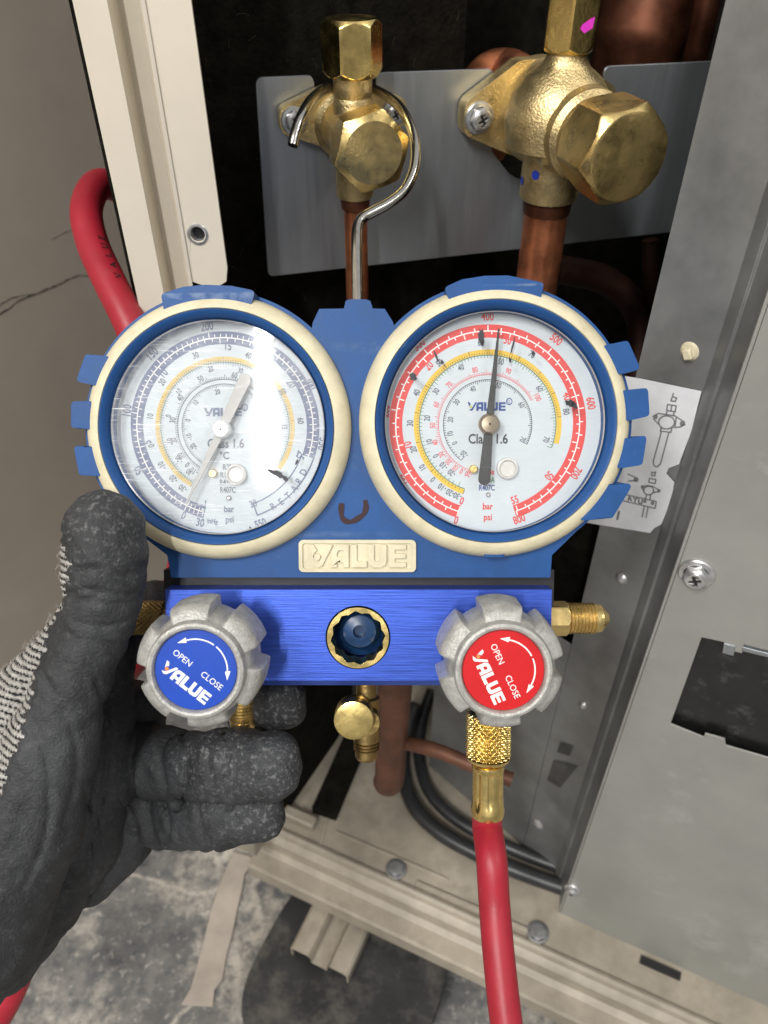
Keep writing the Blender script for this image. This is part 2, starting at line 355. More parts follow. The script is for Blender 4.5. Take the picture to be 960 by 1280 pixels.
WM = {}
def link(o, parent):
    COL.objects.link(o)
    if parent: o.parent = parent; WM[o.name] = WM[parent.name]
    return o
def empty(name, mtx, label, cat, group=None):
    o = bpy.data.objects.new(name, None); COL.objects.link(o); o.matrix_world = mtx; o.empty_display_size = .02
    WM[o.name] = mtx.copy(); o['label'] = label; o['category'] = cat
    if group: o['group'] = group
    return o
def obj(name, mb, mats, parent=None, world=False, angle=35, bevel=0.0, seg=2, weld=0.0):
    me = bpy.data.meshes.new(name)
    vs_ = mb.v
    if world and parent:
        inv = WM[parent.name].inverted(); vs_ = [inv @ p for p in vs_]
    me.from_pydata([tuple(p) for p in vs_], [], mb.f)
    if isinstance(mats, str): mats = [mats]
    for k in mats: me.materials.append(M[k])
    me.polygons.foreach_set('material_index', mb.m)
    me.polygons.foreach_set('use_smooth', [True] * len(me.polygons))
    me.update()
    bm = bmesh.new(); bm.from_mesh(me)
    bmesh.ops.remove_doubles(bm, verts=bm.verts, dist=1e-6)
    if weld == 0: bmesh.ops.recalc_face_normals(bm, faces=bm.faces)
    bm.to_mesh(me); bm.free()
    me.set_sharp_from_angle(angle=R(angle))
    o = bpy.data.objects.new(name, me); link(o, parent)
    if parent is None: WM[o.name] = Matrix()
    if bevel > 0:
        b = o.modifiers.new('bevel', 'BEVEL'); b.width = bevel; b.segments = seg; b.limit_method = 'ANGLE'; b.angle_limit = R(40)
        b.use_clamp_overlap = True
    return o
def tagp(o, label=None, cat=None, kind=None, group=None):
    if label: o['label'] = label
    if cat: o['category'] = cat
    if kind: o['kind'] = kind
    if group: o['group'] = group
    return o
def circ(c, r, n=96, a0=0, a1=2 * math.pi, close=True):
    return [(c[0] + r * math.cos(a0 + (a1 - a0) * i / (n if close else n - 1)), c[1] + r * math.sin(a0 + (a1 - a0) * i / (n if close else n - 1))) for i in range(n)]
def rrect(x0, y0, x1, y1, r, n=5):
    p = []
    for cx, cy, a in ((x1 - r, y1 - r, 0), (x0 + r, y1 - r, 90), (x0 + r, y0 + r, 180), (x1 - r, y0 + r, 270)):
        p += [(cx + r * math.cos(R(a + 90 * i / n)), cy + r * math.sin(R(a + 90 * i / n))) for i in range(n + 1)]
    return p
def T(p): return Matrix.Translation(Vector(p))
def axis_frame(p, z, x=None):
    z = Vector(z).normalized(); x = Vector(x) if x else z.orthogonal()
    x = (x - z * x.dot(z)).normalized(); y = z.cross(x)
    m = Matrix((x, y, z)).transposed().to_4x4(); m.translation = p
    return m
def catmull(pts, n=10):
    pts = [Vector(p) for p in pts]; out = []
    P = [pts[0] * 2 - pts[1]] + pts + [pts[-1] * 2 - pts[-2]]
    for i in range(1, len(P) - 2):
        for k in range(n):
            t = k / n; a, b, c, d = P[i - 1], P[i], P[i + 1], P[i + 2]
            out.append(.5 * ((2 * b) + (c - a) * t + (2 * a - 5 * b + 4 * c - d) * t * t + (3 * b - a - 3 * c + d) * t ** 3))
    out.append(pts[-1]); return out
def hexcap(mb, fr, Rc, h, ch=.0015, rtop=None, mi=0, seg=96, rot=0, both=True, cap0=True):
    """hexagonal nut with turned chamfers; Rc = across corners / 2"""
    rin = Rc * math.cos(R(30)); rtop = rtop or rin * .96; lv = []
    N = 8
    if both:
        for i in range(N + 1): lv.append((rtop + (Rc - rtop) * i / N, ch * i / N))
    else: lv.append((Rc, 0))
    for i in range(N + 1): lv.append((Rc - (Rc - rtop) * i / N, h - ch + ch * i / N))
    def rf(t, k, r):
        a = (t - rot) % R(60) - R(30)
        return min(rin / math.cos(a), r)
    mb.lathe(lv, fr, seg, mi, cap0, True, rf)
def knurl(mb, fr, r, h, n=30, depth=.0004, mi=0, rows=36, seg=180, pitch=None):
    pitch = pitch or (2 * math.pi * r / n)
    prof = [(r, h * i / rows) for i in range(rows + 1)]
    def rf(t, k, rr):
        z = h * k / rows; u = t * n / (2 * math.pi); q = z / pitch
        d1 = abs((u + q) % 1 - .5) * 2; d2 = abs((u - q) % 1 - .5) * 2
        edge = min(1, min(k, rows - k) / 2.5)
        return r - depth * (1 - min(min(d1, d2) * 1.25, 1.0)) - (1 - edge) * depth * 1.2
    mb.lathe(prof, fr, seg, mi, True, True, rf)
def thread(mb, fr, r, h, pitch=.0011, depth=.0005, mi=0, seg=48):
    prof = [(r - depth, 0)]; n = int(h / pitch)
    for i in range(n):
        z = i * pitch
        prof += [(r - depth, z + .15 * pitch), (r, z + .45 * pitch), (r, z + .6 * pitch), (r - depth, z + .9 * pitch)]
    prof.append((r - depth, h)); mb.lathe(prof, fr, seg, mi, True, True)

_tx = {}
def text(mb, s, fr, size, mi=0, xs=.72, z=0.0, bold=0.0, align='c', space=1.0):
    key = (s, bold)
    if key not in _tx:
        fc = bpy.data.curves.new('t', 'FONT'); fc.body = s; fc.size = 1; fc.offset = bold; fc.resolution_u = 3; fc.space_character = space
        ob = bpy.data.objects.new('t', fc); me = bpy.data.meshes.new_from_object(ob)
        _tx[key] = ([v.co.copy() for v in me.vertices], [tuple(p.vertices) for p in me.polygons])
        bpy.data.objects.remove(ob); bpy.data.curves.remove(fc); bpy.data.meshes.remove(me)
    vs_, fs = _tx[key]
    if not vs_: return
    x0 = min(v.x for v in vs_); x1 = max(v.x for v in vs_)
    ox = {'c': (x0 + x1) / 2, 'l': x0, 'r': x1}[align]
    sc = size / .7
    mb.add([fr @ Vector(((v.x - ox) * sc * xs, (v.y - .35) * sc, z)) for v in vs_], fs, mi)

# block letters of the logo, unit height
def logo_glyphs():
    g = []
    def arc(cx, cy, r, a0, a1, n=8): return [(cx + r * math.cos(R(a0 + (a1 - a0) * i / n)), cy + r * math.sin(R(a0 + (a1 - a0) * i / n))) for i in range(n + 1)]
    V1 = [(.0, 1.0), (.24, 1.0), (.40, .74), (.30, .66), (.22, .52), (.24, .40)]
    V2 = [(.16, .10), (.44, .0), (.62, .06), (1.12, 1.0), (.90, 1.0), (.58, .42), (.50, .28), (.36, .20)]
    g.append(('V', [[V1], [V2]], 0.0, arc(.40, .46, .15, 0, 340, 14)))
    A = [(0, 0), (0, .62), (.06, .82), (.2, .96), (.36, 1), (.82, 1), (.82, 0), (.56, 0), (.56, .22), (.28, .22), (.28, 0)]
    g.append(('A', [[A, [(.28, .46), (.28, .62), (.36, .74), (.56, .74), (.56, .46)]]], 1.02, None))
    g.append(('L', [[[(0, 0), (0, 1), (.28, 1), (.28, .27), (.74, .27), (.74, 0)]]], 1.92, None))
    g.append(('U', [[[(0, 1), (.28, 1), (.28, .36), (.33, .27), (.52, .27), (.57, .36), (.57, 1), (.85, 1), (.85, .22), (.78, .08), (.62, 0), (.23, 0), (.07, .08), (0, .22)]]], 2.70, None))
    g.append(('E', [[[(0, 0), (0, 1), (.8, 1), (.8, .77), (.28, .77), (.28, .61), (.78, .61), (.78, .39), (.28, .39), (.28, .23), (.8, .23), (.8, 0)]]], 3.64, None))
    return g
LOGO = logo_glyphs(); LOGOW = 4.44
def logo(mb, fr, width, mi, mdot, z=0.0, hs=1.0):
    s = width / LOGOW
    for name, parts, x, dot in LOGO:
        for loops in parts:
            mb.sheet([[((px + x - LOGOW / 2) * s, (py - .5) * s * hs) for px, py in lo] for lo in loops], z, fr, mi)
        if dot: mb.sheet([[((px + x - LOGOW / 2) * s, (py - .5) * s * hs) for px, py in dot]], z, fr, mdot)

# ================================================================== SETTING
FZ = 0.0
mb = MB(); mb.add([(-4, -4, 0), (4, -4, 0), (4, 4, 0), (-4, 4, 0)], [(0, 1, 2, 3)])
tagp(obj('floor', mb, 'floor'), 'grey mottled stone floor, dirty and veined', kind='structure')
wn = Vector((.855, -.518, 0)).normalized(); wp = CAMM.translation - wn * .45
wu = Vector((.518, .855, 0)).normalized()
wall = None
mb = MB()
def wall_pt(px, py, off=0): return at_pl(px, py, wp + wn * off, wn)
base = wp.copy(); base.z = 0
fw = axis_frame(base, wn, wu)                  # x along wall, y up, z out
mb = MB(); mb.plate([[(-1.5, -.01), (3, -.01), (3, 2.6), (-1.5, 2.6)]], -.02, 0, fw)
wall = tagp(obj('wall', mb, 'wall'), 'taupe plastered wall with a dark crack, behind the unit', kind='structure')
mb = MB(); rc = random.Random(11)
def crack(pts, w0):
    q = [fw.inverted() @ wall_pt(*p) for p in pts]; q = catmull(q, 7); up = []; lo = []
    for i, p in enumerate(q):
        ww = w0 * rc.uniform(.35, 1.2); j = rc.uniform(-.5, .5) * w0
        up.append(Vector((p.x, p.y + ww + j, .0003))); lo.append(Vector((p.x, p.y - ww + j, .0003)))
    n = len(q); mb.add([fw @ p for p in up + lo], [(i, i + 1, n + i + 1, n + i) for i in range(n - 1)])
crack([(-60, 412), (0, 392), (22, 377), (48, 366), (72, 356), (96, 345), (118, 345), (150, 340)], .0006)
crack([(-10, 388), (14, 373), (40, 368)], .0004)
crack([(64, 300), (78, 292), (90, 288)], .00022)
obj('crack', mb, 'joint', wall)

# ================================================================== OUTDOOR UNIT
bp0 = Vector((0, .347, 0)); bdir = Vector((1, .30, 0)).normalized(); bn = Vector((bdir.y, -bdir.x, 0))   # bracket plane
pp0 = Vector((.113, .205, 0)); pdir = Vector((math.cos(R(-25)), math.sin(R(-25)), 0)); pn = Vector((pdir.y, -pdir.x, 0))  # panel plane
BZ = CAMH - .50                                                                                           # top of the base pan
unit = empty('outdoor_unit', T((.03, .3, 0)), 'opened condensing unit with pale corner post, valve bracket, grey side panel', 'air conditioner')

# --- valve bracket
fb = axis_frame(Vector((bp0.x, bp0.y, 0)), bn, bdir)
def onb(px, py, off=0.0):
    p = at_pl(px, py, bp0 + bn * off, bn); q = fb.inverted() @ p
    return (q.x, q.y)
def fillet(poly, rad, n=4):
    out = []; m = len(poly)
    for i in range(m):
        r = rad[i] if isinstance(rad, (list, tuple)) else rad
        p = Vector(poly[i][:2]); a = Vector(poly[i - 1][:2]) - p; b = Vector(poly[(i + 1) % m][:2]) - p
        la, lb = a.length, b.length
        if r <= 0 or la == 0 or lb == 0: out.append(tuple(p)); continue
        a.normalize(); b.normalize(); ang = a.angle(b)
        t = min(r / math.tan(ang / 2), la * .48, lb * .48)
        p0, p1 = p + a * t, p + b * t
        for k in range(n + 1):
            s = k / n
            out.append(tuple((1 - s) ** 2 * p0 + 2 * s * (1 - s) * p + s * s * p1))
    return out
poly = [onb(335, 346), onb(850, 289), onb(906, 76), onb(754, 83), onb(758, 150), onb(740, 215), onb(690, 235), onb(640, 222), onb(612, 185), onb(618, 150), onb(617, 86),
        onb(470, 91), onb(470, 135), onb(400, 140), onb(394, 120), onb(392, 94), onb(319, 97)]
poly = fillet(poly, [.003, 0, 0, .003, .008, .02, .02, .02, .01, .004, .003, .003, .006, .006, .002, .003, .003])
mb = MB(); mb.plate([poly], -.0012, 0, fb)
bracket = obj('valve_bracket', mb, 'galv', unit, True, bevel=.0003)

# --- hex washer head screw with cross recess (head axis = +Z of frame)
def screw(fr, r, mi='zinc', name='screw', parent=None, rot=.2):
    mb = MB()
    mb.lathe([(r, 0), (r * 1.0, r * .12), (r * .93, r * .2), (r * .70, r * .24)], fr, 48, 0, True, False)
    hexcap(mb, fr @ T((0, 0, r * .2)), r * .74, r * .5, r * .14, r * .56, 0, 72, rot, both=False, cap0=False)
    # raised ring + recess drawn as real recessed cross
    z = r * .70
    cl = []
    a, b = r * .09, r * .34
    cross = [(a, b), (-a, b), (-a, a), (-b, a), (-b, -a), (-a, -a), (-a, -b), (a, -b), (a, -a), (b, -a), (b, a), (a, a)]
    mb.plate([circ((0, 0), r * .5, 32), [(x * math.cos(.5) - y * math.sin(.5), x * math.sin(.5) + y * math.cos(.5)) for x, y in cross]], z, z + r * .10, fr, 0)
    mb.sheet([circ((0, 0), r * .36, 20)], z + r * .02, fr, 1)
    return obj(name, mb, [mi, 'black'], parent, True, bevel=r * .03)

# --- service valves
def vert_frame(p, rot=0): return T(p) @ Matrix.Rotation(rot, 4, 'Z')
SV_OFF = .020
def axz(ax_off, px, py): return at_pl(px, py, bp0 + bn * ax_off, bn)
def brot(fr): return fr
# small valve
p_neck = axz(SV_OFF, 441, 118)
ang_n = math.atan2(bn.y, bn.x)
def zat(py, off=SV_OFF, px=441): return axz(off, px, py).z
def radial(px_w, p):   # pixel width -> metres at the depth of p
    d = (CAMM.inverted() @ p).z * -1
    return px_w * d / F
mb = MB()
zc0, zc1 = zat(95), zat(22)
rb = radial(25, p_neck)
zb0, zb1 = zat(246), zat(126)
ax = Vector((p_neck.x, p_neck.y, 0))
mb.lathe([(rb * .92, zb0), (rb, zb0 + .001), (rb, zb1), (rb * .93, zb1 + .0015), (rb * .97, zb1 + .002), (rb * .97, zc0 + .001)], T(ax), 48, 0, True, True)
# boss to the bracket and towards the viewer
zs = axz(SV_OFF + .016, 468, 186).z
zs = axz(SV_OFF + .027, 471, 189).z - .0005
fbos = axis_frame(Vector((ax.x, ax.y, zs)) - bn * (SV_OFF - .001), bn, bdir)
mb.lathe([(.0125, 0), (.0125, .006), (.0105, .008), (.0105, SV_OFF + .008), (.0115, SV_OFF + .0095), (.0115, SV_OFF + .016)], fbos, 48, 0, True, True)
ear = fillet([(-.026, .0045), (-.026, -.0045), (-.008, -.011), (.008, -.011), (.026, -.0045), (.026, .0045), (.008, .011), (-.008, .011)], [.004, .004, .004, .004, .004, .004, .004, .004])
fear = axis_frame(Vector((ax.x, ax.y, axz(.006, 400, 148).z)) - bn * (SV_OFF - .001), bn, bdir)
mb.plate([ear], 0, .005, fear)
sv = obj('service_valve', mb, 'brass_cast', unit, True, bevel=.0006)
sv['label'] = 'smaller brass valve on the left of the bracket'
mb = MB(); hexcap(mb, T((ax.x, ax.y, zc0)) @ Matrix.Rotation(ang_n + R(-7) + R(30), 4, 'Z'), radial(73, p_neck) / 2 * 1.02, zc1 - zc0, .0022, radial(73, p_neck) / 2 * .84)
obj('flare_cap', mb, 'brass_bright', sv, True, angle=25)
mb = MB(); fcap = fbos @ T((0, 0, SV_OFF + .0145)); hexcap(mb, fcap, .0148, .0125, .0022, .0108, 0, 96, R(14)); obj('stem_cap', mb, 'brass', sv, True, angle=25)
for sx_ in (-.0205, .0205):
    screw(fear @ T((sx_, 0, .005)), .0052, parent=sv, rot=.4)
# large valve
LV_OFF = .030
pl = axz(LV_OFF, 707, 82); ax2 = Vector((pl.x, pl.y, 0))
def z2(py, px=700): return axz(LV_OFF, px, py).z
mb = MB()
rn = radial(25, pl)
zt = z2(60, 713)
zb = z2(247, 688)
zm = z2(150, 700)
mb.lathe([(radial(38, pl), zb), (radial(40, pl), zb + .0015), (radial(40, pl), zm - .012), (.0205, zm - .009), (.0215, zm), (.0195, zm + .009), (.0145, zm + .0155), (rn * 1.25, zm + .019), (rn, zm + .022), (rn, zt)], T(ax2), 64, 0, True, True)
fb2 = axis_frame(Vector((ax2.x, ax2.y, zm - .0016)) + bdir * .003 - bn * (LV_OFF - .001), bn, bdir)
mb.lathe([(.020, 0), (.020, .012), (.0180, LV_OFF), (.0165, LV_OFF + .019), (.0145, LV_OFF + .021), (.0145, LV_OFF + .032)], fb2, 64, 0, True, True)
qx, qy = (fb2.inverted() @ at_pl(598, 147, bp0 + bn * .008, bn)).xy
flg = fillet([(qx - .0065, qy + .006), (qx - .0065, qy - .006), (-.012, -.0165), (.012, -.0165), (-qx + .0065, -qy - .006), (-qx + .0065, -qy + .006), (.012, .0195), (-.012, .0195)], [.006] * 8)
mb.plate([flg], 0, .0075, fb2)
# raised lug on the body
mb.box((-.0125, -.002, .040), (.0035, .0085, .0045), fb2)
lv = obj('service_valve', mb, 'brass_cast', unit, True, bevel=.0008)
lv['label'] = 'larger brass valve on the right of the bracket'
mb = MB(); hexcap(mb, T((ax2.x, ax2.y, zt - .001)) @ Matrix.Rotation(ang_n + R(-25), 4, 'Z'), radial(66, pl) / 2 * 1.02, .0215, .002, radial(66, pl) / 2 * .85)
fc_ = obj('flare_cap', mb, 'brass_bright', lv, True, angle=25)
mb = MB(); rr = radial(25.5, pl); mb.lathe([(rr * .8, 0), (rr * .84, .0008), (rr * .8, .0016)], T((ax2.x, ax2.y, zt - .0018)), 48, 0, True, True); obj('cap_washer', mb, 'copper', lv, True)
mb = MB(); fcap2 = fb2 @ T((0, 0, LV_OFF + .0245)); hexcap(mb, fcap2, .0182, .0240, .0042, .0150, 0, 120, R(10)); 
mb.lathe([(.0149, .0240), (.0142, .0243), (.0008, .0243)], fcap2, 64, 0, False, True)
obj('stem_cap', mb, 'brass', lv, True, angle=25)
screw(fb2 @ T((qx, qy, .0075)), .0064, parent=lv, rot=.1)
mb = MB()
for (px_, py_, rp) in ((669, 219, .0018), (652, 226, .0017)):
    r0 = radial(40, pl) + .0003
    o_ = CAMM.translation; r_ = ray(px_, py_); A_ = r_.x ** 2 + r_.y ** 2; B_ = 2 * ((o_.x - ax2.x) * r_.x + (o_.y - ax2.y) * r_.y); C_ = (o_.x - ax2.x) ** 2 + (o_.y - ax2.y) ** 2 - r0 ** 2
    disc_ = max(0, B_ * B_ - 4 * A_ * C_); p = o_ + r_ * ((-B_ - math.sqrt(disc_)) / (2 * A_)); a0 = math.atan2(p.y - ax2.y, p.x - ax2.x)
    ring = []
    for k in range(14):
        t = 2 * math.pi * k / 14; aa = a0 + rp * math.cos(t) / r0; ring.append(Vector((ax2.x + r0 * math.cos(aa), ax2.y + r0 * math.sin(aa), p.z + rp * math.sin(t))))
    mb.add(ring, [tuple(range(14))])
obj('paint_dot', mb, 'paint_blue', lv, True)
mb = MB()
frp = T((ax2.x, ax2.y, zt)) @ Matrix.Rotation(ang_n + R(-25), 4, 'Z')
rin = radial(66, pl) / 2 * 1.02 * math.cos(R(30)) + .00012
fpk = frp @ Matrix.Rotation(R(30), 4, 'Z') @ Matrix.Rotation(R(90), 4, 'Y')
mb.sheet([[(-.006, .0002), (-.0075, .0035), (-.011, .0038), (-.0105, .0022), (-.0088, -.0012), (-.0075, -.0018)]], rin, fpk)
obj('paint_mark', mb, 'pink', lv, True)

# --- copper pipes
def pipe(name, pts, r, m='copper', n=10, label=None):
    mb = MB(); mb.tube(catmull(pts, n), r, 24); o = obj(name, mb, m, unit, True)
    if label: o['label'] = label
    return o
pipe('copper_pipe', [(ax.x, ax.y, zb0 + .004), (ax.x, ax.y, zb0 - .03), (ax.x, ax.y, zb0 - .09), (ax.x + .002, ax.y + .004, zb0 - .16)], radial(16, p_neck))
mb = MB(); mb.lathe([(radial(19, p_neck), zb0 - .0045), (radial(20, p_neck), zb0 - .001), (radial(18, p_neck), zb0 + .001)], T(ax), 32, 0, True, True); obj('braze_collar', mb, 'copper_dark', unit, True)
pipe('copper_pipe', [(ax2.x, ax2.y, zb + .004), (ax2.x, ax2.y, zb - .03), (ax2.x, ax2.y, zb - .09), (ax2.x + .002, ax2.y + .01, zb - .15), (ax2.x + .006, ax2.y + .03, zb - .19)], radial(30.5, pl))
mb = MB(); mb.lathe([(radial(32, pl), zb - .006), (radial(33.5, pl), zb - .002), (radial(32, pl), zb + .001)], T(ax2), 40, 0, True, True); obj('braze_collar', mb, 'copper_dark', unit, True)
e0 = at_d(622, 100, .385)
pipe('copper_elbow', [Vector((ax2.x, ax2.y, zm)) - bn * .012, Vector((ax2.x, ax2.y, zm)) - bn * .028, at_d(636, 100, .375), at_d(608, 112, .372), at_d(598, 190, .37)], .0132, 'copper')
c = at_d(805, 30, .50)
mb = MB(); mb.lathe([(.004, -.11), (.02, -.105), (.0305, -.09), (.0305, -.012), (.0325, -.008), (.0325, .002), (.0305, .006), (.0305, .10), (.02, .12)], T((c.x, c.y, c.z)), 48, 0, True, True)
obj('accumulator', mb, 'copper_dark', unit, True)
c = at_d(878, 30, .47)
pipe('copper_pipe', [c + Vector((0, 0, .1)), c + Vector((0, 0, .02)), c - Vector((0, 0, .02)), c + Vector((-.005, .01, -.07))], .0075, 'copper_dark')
pipe('copper_pipe', [at_d(690, 335, .41), at_d(760, 352, .42), at_d(800, 400, .43), at_d(795, 480, .44)], .0075, 'copper_deep_shade')
pipe('copper_pipe', [at_d(812, 300, .40), at_d(812, 345, .41), at_d(815, 380, .42)], .004, 'copper_deep_shade')
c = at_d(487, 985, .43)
pipe('copper_pipe', [c + Vector((.004, -.004, .16)), c + Vector((.003, -.003, .12)), c + Vector((.001, 0, .05)), c + Vector((0, 0, .012)), c + Vector((-.001, .004, .0))], .0082, 'copper_shade')
pipe('copper_pipe', [at_d(505, 928, .40), at_d(545, 938, .39), at_d(590, 956, .385), at_d(640, 975, .38)], .0037, 'copper_shade')

# --- corner post: folded sheet, vertical
def xyray(u): return u
py_ = .27
def postp(px, y, off=0):       # plan point under pixel column at row y=150, on plane Y = py_+off
    r = ray(px, y); d = (py_ + off) / r.y
    return (r.x * d, py_ + off)
plan = [postp(112, 100, 0.045), postp(112, 100), postp(153, 100), postp(165, 100, .011), postp(189, 100, .011), postp(193, 100, -.001), postp(197, 100, -.001), postp(254, 100, .002)]
plan = [(plan[1][0] - .002, plan[1][1] + .05)] + plan[1:]
def ribbon(mb, plan, z0, z1, th, mi=0):
    n = len(plan); off = []
    for i in range(n):
        a = Vector(plan[max(i - 1, 0)]); b = Vector(plan[min(i + 1, n - 1)]); t = (b - a).normalized(); off.append((plan[i][0] - t.y * th, plan[i][1] + t.x * th))
    mb.plate([list(plan) + off[::-1]], z0, z1, None, mi)
zB = at_pl(255, 352, (0, py_, 0), Vector((0, -1, 0))).z
mb = MB()
ribbon(mb, fillet(plan, .0)[:], zB - .004, CAMH + .10, .0012) if False else None
# face A and groove run down; face B stops with a chamfer
fA = axis_frame(Vector((0, py_, 0)), Vector((0, -1, 0)), Vector((1, 0, 0)))
ribbon(mb, plan[:6], BZ, CAMH + .12, .0012)
x0, x1 = plan[5][0] + .0001, plan[7][0]
mb.plate([[(x0, CAMH + .12), (x0, zB - .001), (x0 + .0008, zB), (x1 - .006, zB - .003), (x1 - .001, zB), (x1, zB + .005), (x1, CAMH + .12)],
          circ(((fA.inverted() @ at_pl(247, 293, (0, py_, 0), Vector((0, -1, 0)))).xy), .0026, 20)], -.0012, .0, fA)
post = obj('corner_post', mb, 'post', unit, True, bevel=.0004)
hc = at_pl(247, 293, (0, py_, 0), Vector((0, -1, 0)))
mb = MB(); fh = axis_frame(hc, (0, -1, 0), (1, 0, 0))
mb.lathe([(.0040, -.0002), (.0036, .0004), (.0030, .0005), (.0026, -.0004), (.0023, -.002), (.0026, -.0025), (.0023, -.003), (.0026, -.0035), (.0022, -.006)], fh, 32, 0, False, True)
mb.sheet([circ((0, 0), .0021, 20)], -.0022, fh, 1)
obj('screw_hole', mb, ['zinc', 'black'], post, True)

# --- black lining behind
mb = MB()
mb.plate([[(-.16, BZ), (.40, BZ), (.40, CAMH + .2), (-.16, CAMH + .2)]], -.01, 0, axis_frame(Vector((0, .78, 0)), (0, -1, 0), (1, 0, 0)))
mb.plate([[(.285, BZ), (.79, BZ), (.79, CAMH + .2), (.285, CAMH + .2)]], -.01, 0, axis_frame(Vector((-.088, 0, 0)), (1, 0, 0), (0, 1, 0)))
mb.plate([[(-.79, BZ), (-.14, BZ), (-.14, CAMH + .2), (-.79, CAMH + .2)]], -.01, 0, axis_frame(Vector((.34, 0, 0)), (-1, 0, 0), (0, -1, 0)))
# the felt sheet right behind the post and bracket on the left
fel = axis_frame(Vector((-.086, .332, 0)), Vector((.62, -.78, 0)), Vector((.78, .62, 0)))
mb.plate([[(0, BZ), (.16, BZ), (.16, CAMH + .2), (0, CAMH + .2)]], -.008, 0, fel)
wa, wb = at_z(348, 1032, BZ), at_z(442, 895, BZ); wd_ = (wb - wa); wl = wd_.length
fwl = axis_frame(Vector((wa.x, wa.y, 0)), Vector((wd_.y, -wd_.x, 0)), wd_)
mb.plate([[(0, BZ + .001), (wl, BZ + .001), (wl, BZ + .17), (0, BZ + .17)]], -.006, 0, fwl)
fbk = axis_frame(Vector((.0926 + .024, .249 + .024, 0)), Vector((-.705, -.709, 0)), Vector((.709, -.705, 0)))
mb.plate([[(-.09, BZ + .001), (.02, BZ + .001), (.02, BZ + .30), (-.06, BZ + .30), (-.09, BZ + .22)]], -.004, 0, fbk)  # extra black sheet, added to darken the gap beside the partition
lin = obj('felt_lining', mb, 'felt', unit, True)
mb = MB()
for k in range(90):
    x = random.uniform(.004, .155); z = random.uniform(CAMH - .2, CAMH + .05); a = random.uniform(.6, 2.5); ln = random.uniform(.0015, .006)
    p = Vector((x, z, .0004)); pts = []
    for i in range(5):
        pts.append(fel @ p); a += random.uniform(-.5, .5); p = p + Vector((math.cos(a) * ln / 4, math.sin(a) * ln / 4, random.uniform(0, .0006)))
    mb.tube(pts, .00008, 4)
o = obj('loose_fibres', mb, 'fibre', lin, True); o['kind'] = 'stuff'

# --- partition: folded galvanised sheet between bracket and panel
P0 = Vector((.0926, .249)); P1 = Vector((.1105, .231))
dvec = (P1 - P0); dn = Vector((-dvec.y, dvec.x)).normalized()
if dn.x > 0: dn = -dn
plan = [tuple(P0), tuple(P1), (.1101, .2292), (.1109, .2239), (.1120, .2240), (.1103, .2102)]
ptn = Vector((dn.x, dn.y, 0)); ptp = Vector((P0.x, P0.y, 0))
fpt = axis_frame(ptp, ptn, Vector((dvec.x, dvec.y, 0)))
mb = MB(); ribbon(mb, plan, BZ, CAMH + .15, .001)
mb.plate([fillet([(-.085, BZ), (-.0002, BZ), (-.0002, BZ + .205), (-.070, BZ + .205), (-.085, BZ + .19)], [0, 0, 0, .004, .004])], -.001, 0, fpt)
part = obj('partition', mb, 'galv_dark', unit, True, bevel=.0003, angle=60)
def onpt(px, py, off=0): return at_pl(px, py, ptp + ptn * off, ptn)
def onp2(px, py): q = fpt.inverted() @ onpt(px, py, .0006); return (q.x, q.y)
# rivets, clips and slots
for (px, py, rr) in ((777, 723, .0022), (729, 881, .0018), (672, 1030, .003), (736, 976, .0018)):
    mb = MB(); mb.lathe([(rr * 1.3, -.003), (rr * 1.3, .0004), (rr, .001), (rr * .5, .0018), (.0001, .002)], axis_frame(onpt(px, py, 0), ptn), 20, 0, True, True)
    obj('rivet', mb, 'zinc', part, True)
mb = MB(); mb.box((0, 0, .001), (.0020, .0016, .0014), axis_frame(onpt(862, 441), ptn, (0, 0, 1)) @ Matrix.Rotation(.5, 4, 'Z'))
mb.lathe([(.0034, 0), (.0030, .0006), (.0012, .0007)], axis_frame(onpt(862, 439), ptn), 24, 0, False, True)
obj('plastic_clip', mb, 'cream', part, True, bevel=.0006)
for q in ([(700, 928), (716, 933), (712, 945), (696, 940)], [(692, 950), (722, 958), (700, 985), (684, 975)]):
    mb = MB(); mb.sheet([[onp2(*p) for p in q]], .0007, fpt); obj('slot', mb, 'drum', part, True)
# paper diagram label stuck on the partition
pts = [(735, 463), (800, 473), (877, 489), (864, 540), (849, 580), (836, 585), (833, 592), (843, 603), (839, 625), (827, 655), (818, 660), (813, 666), (745, 655), (690, 645)]
mb = MB(); mb.plate([[onp2(*p) for p in pts]], .0006, .0008, fpt)
lab = obj('paper_label', mb, 'paper', part, True); lab['label'] = 'torn white paper label with black valve drawings'
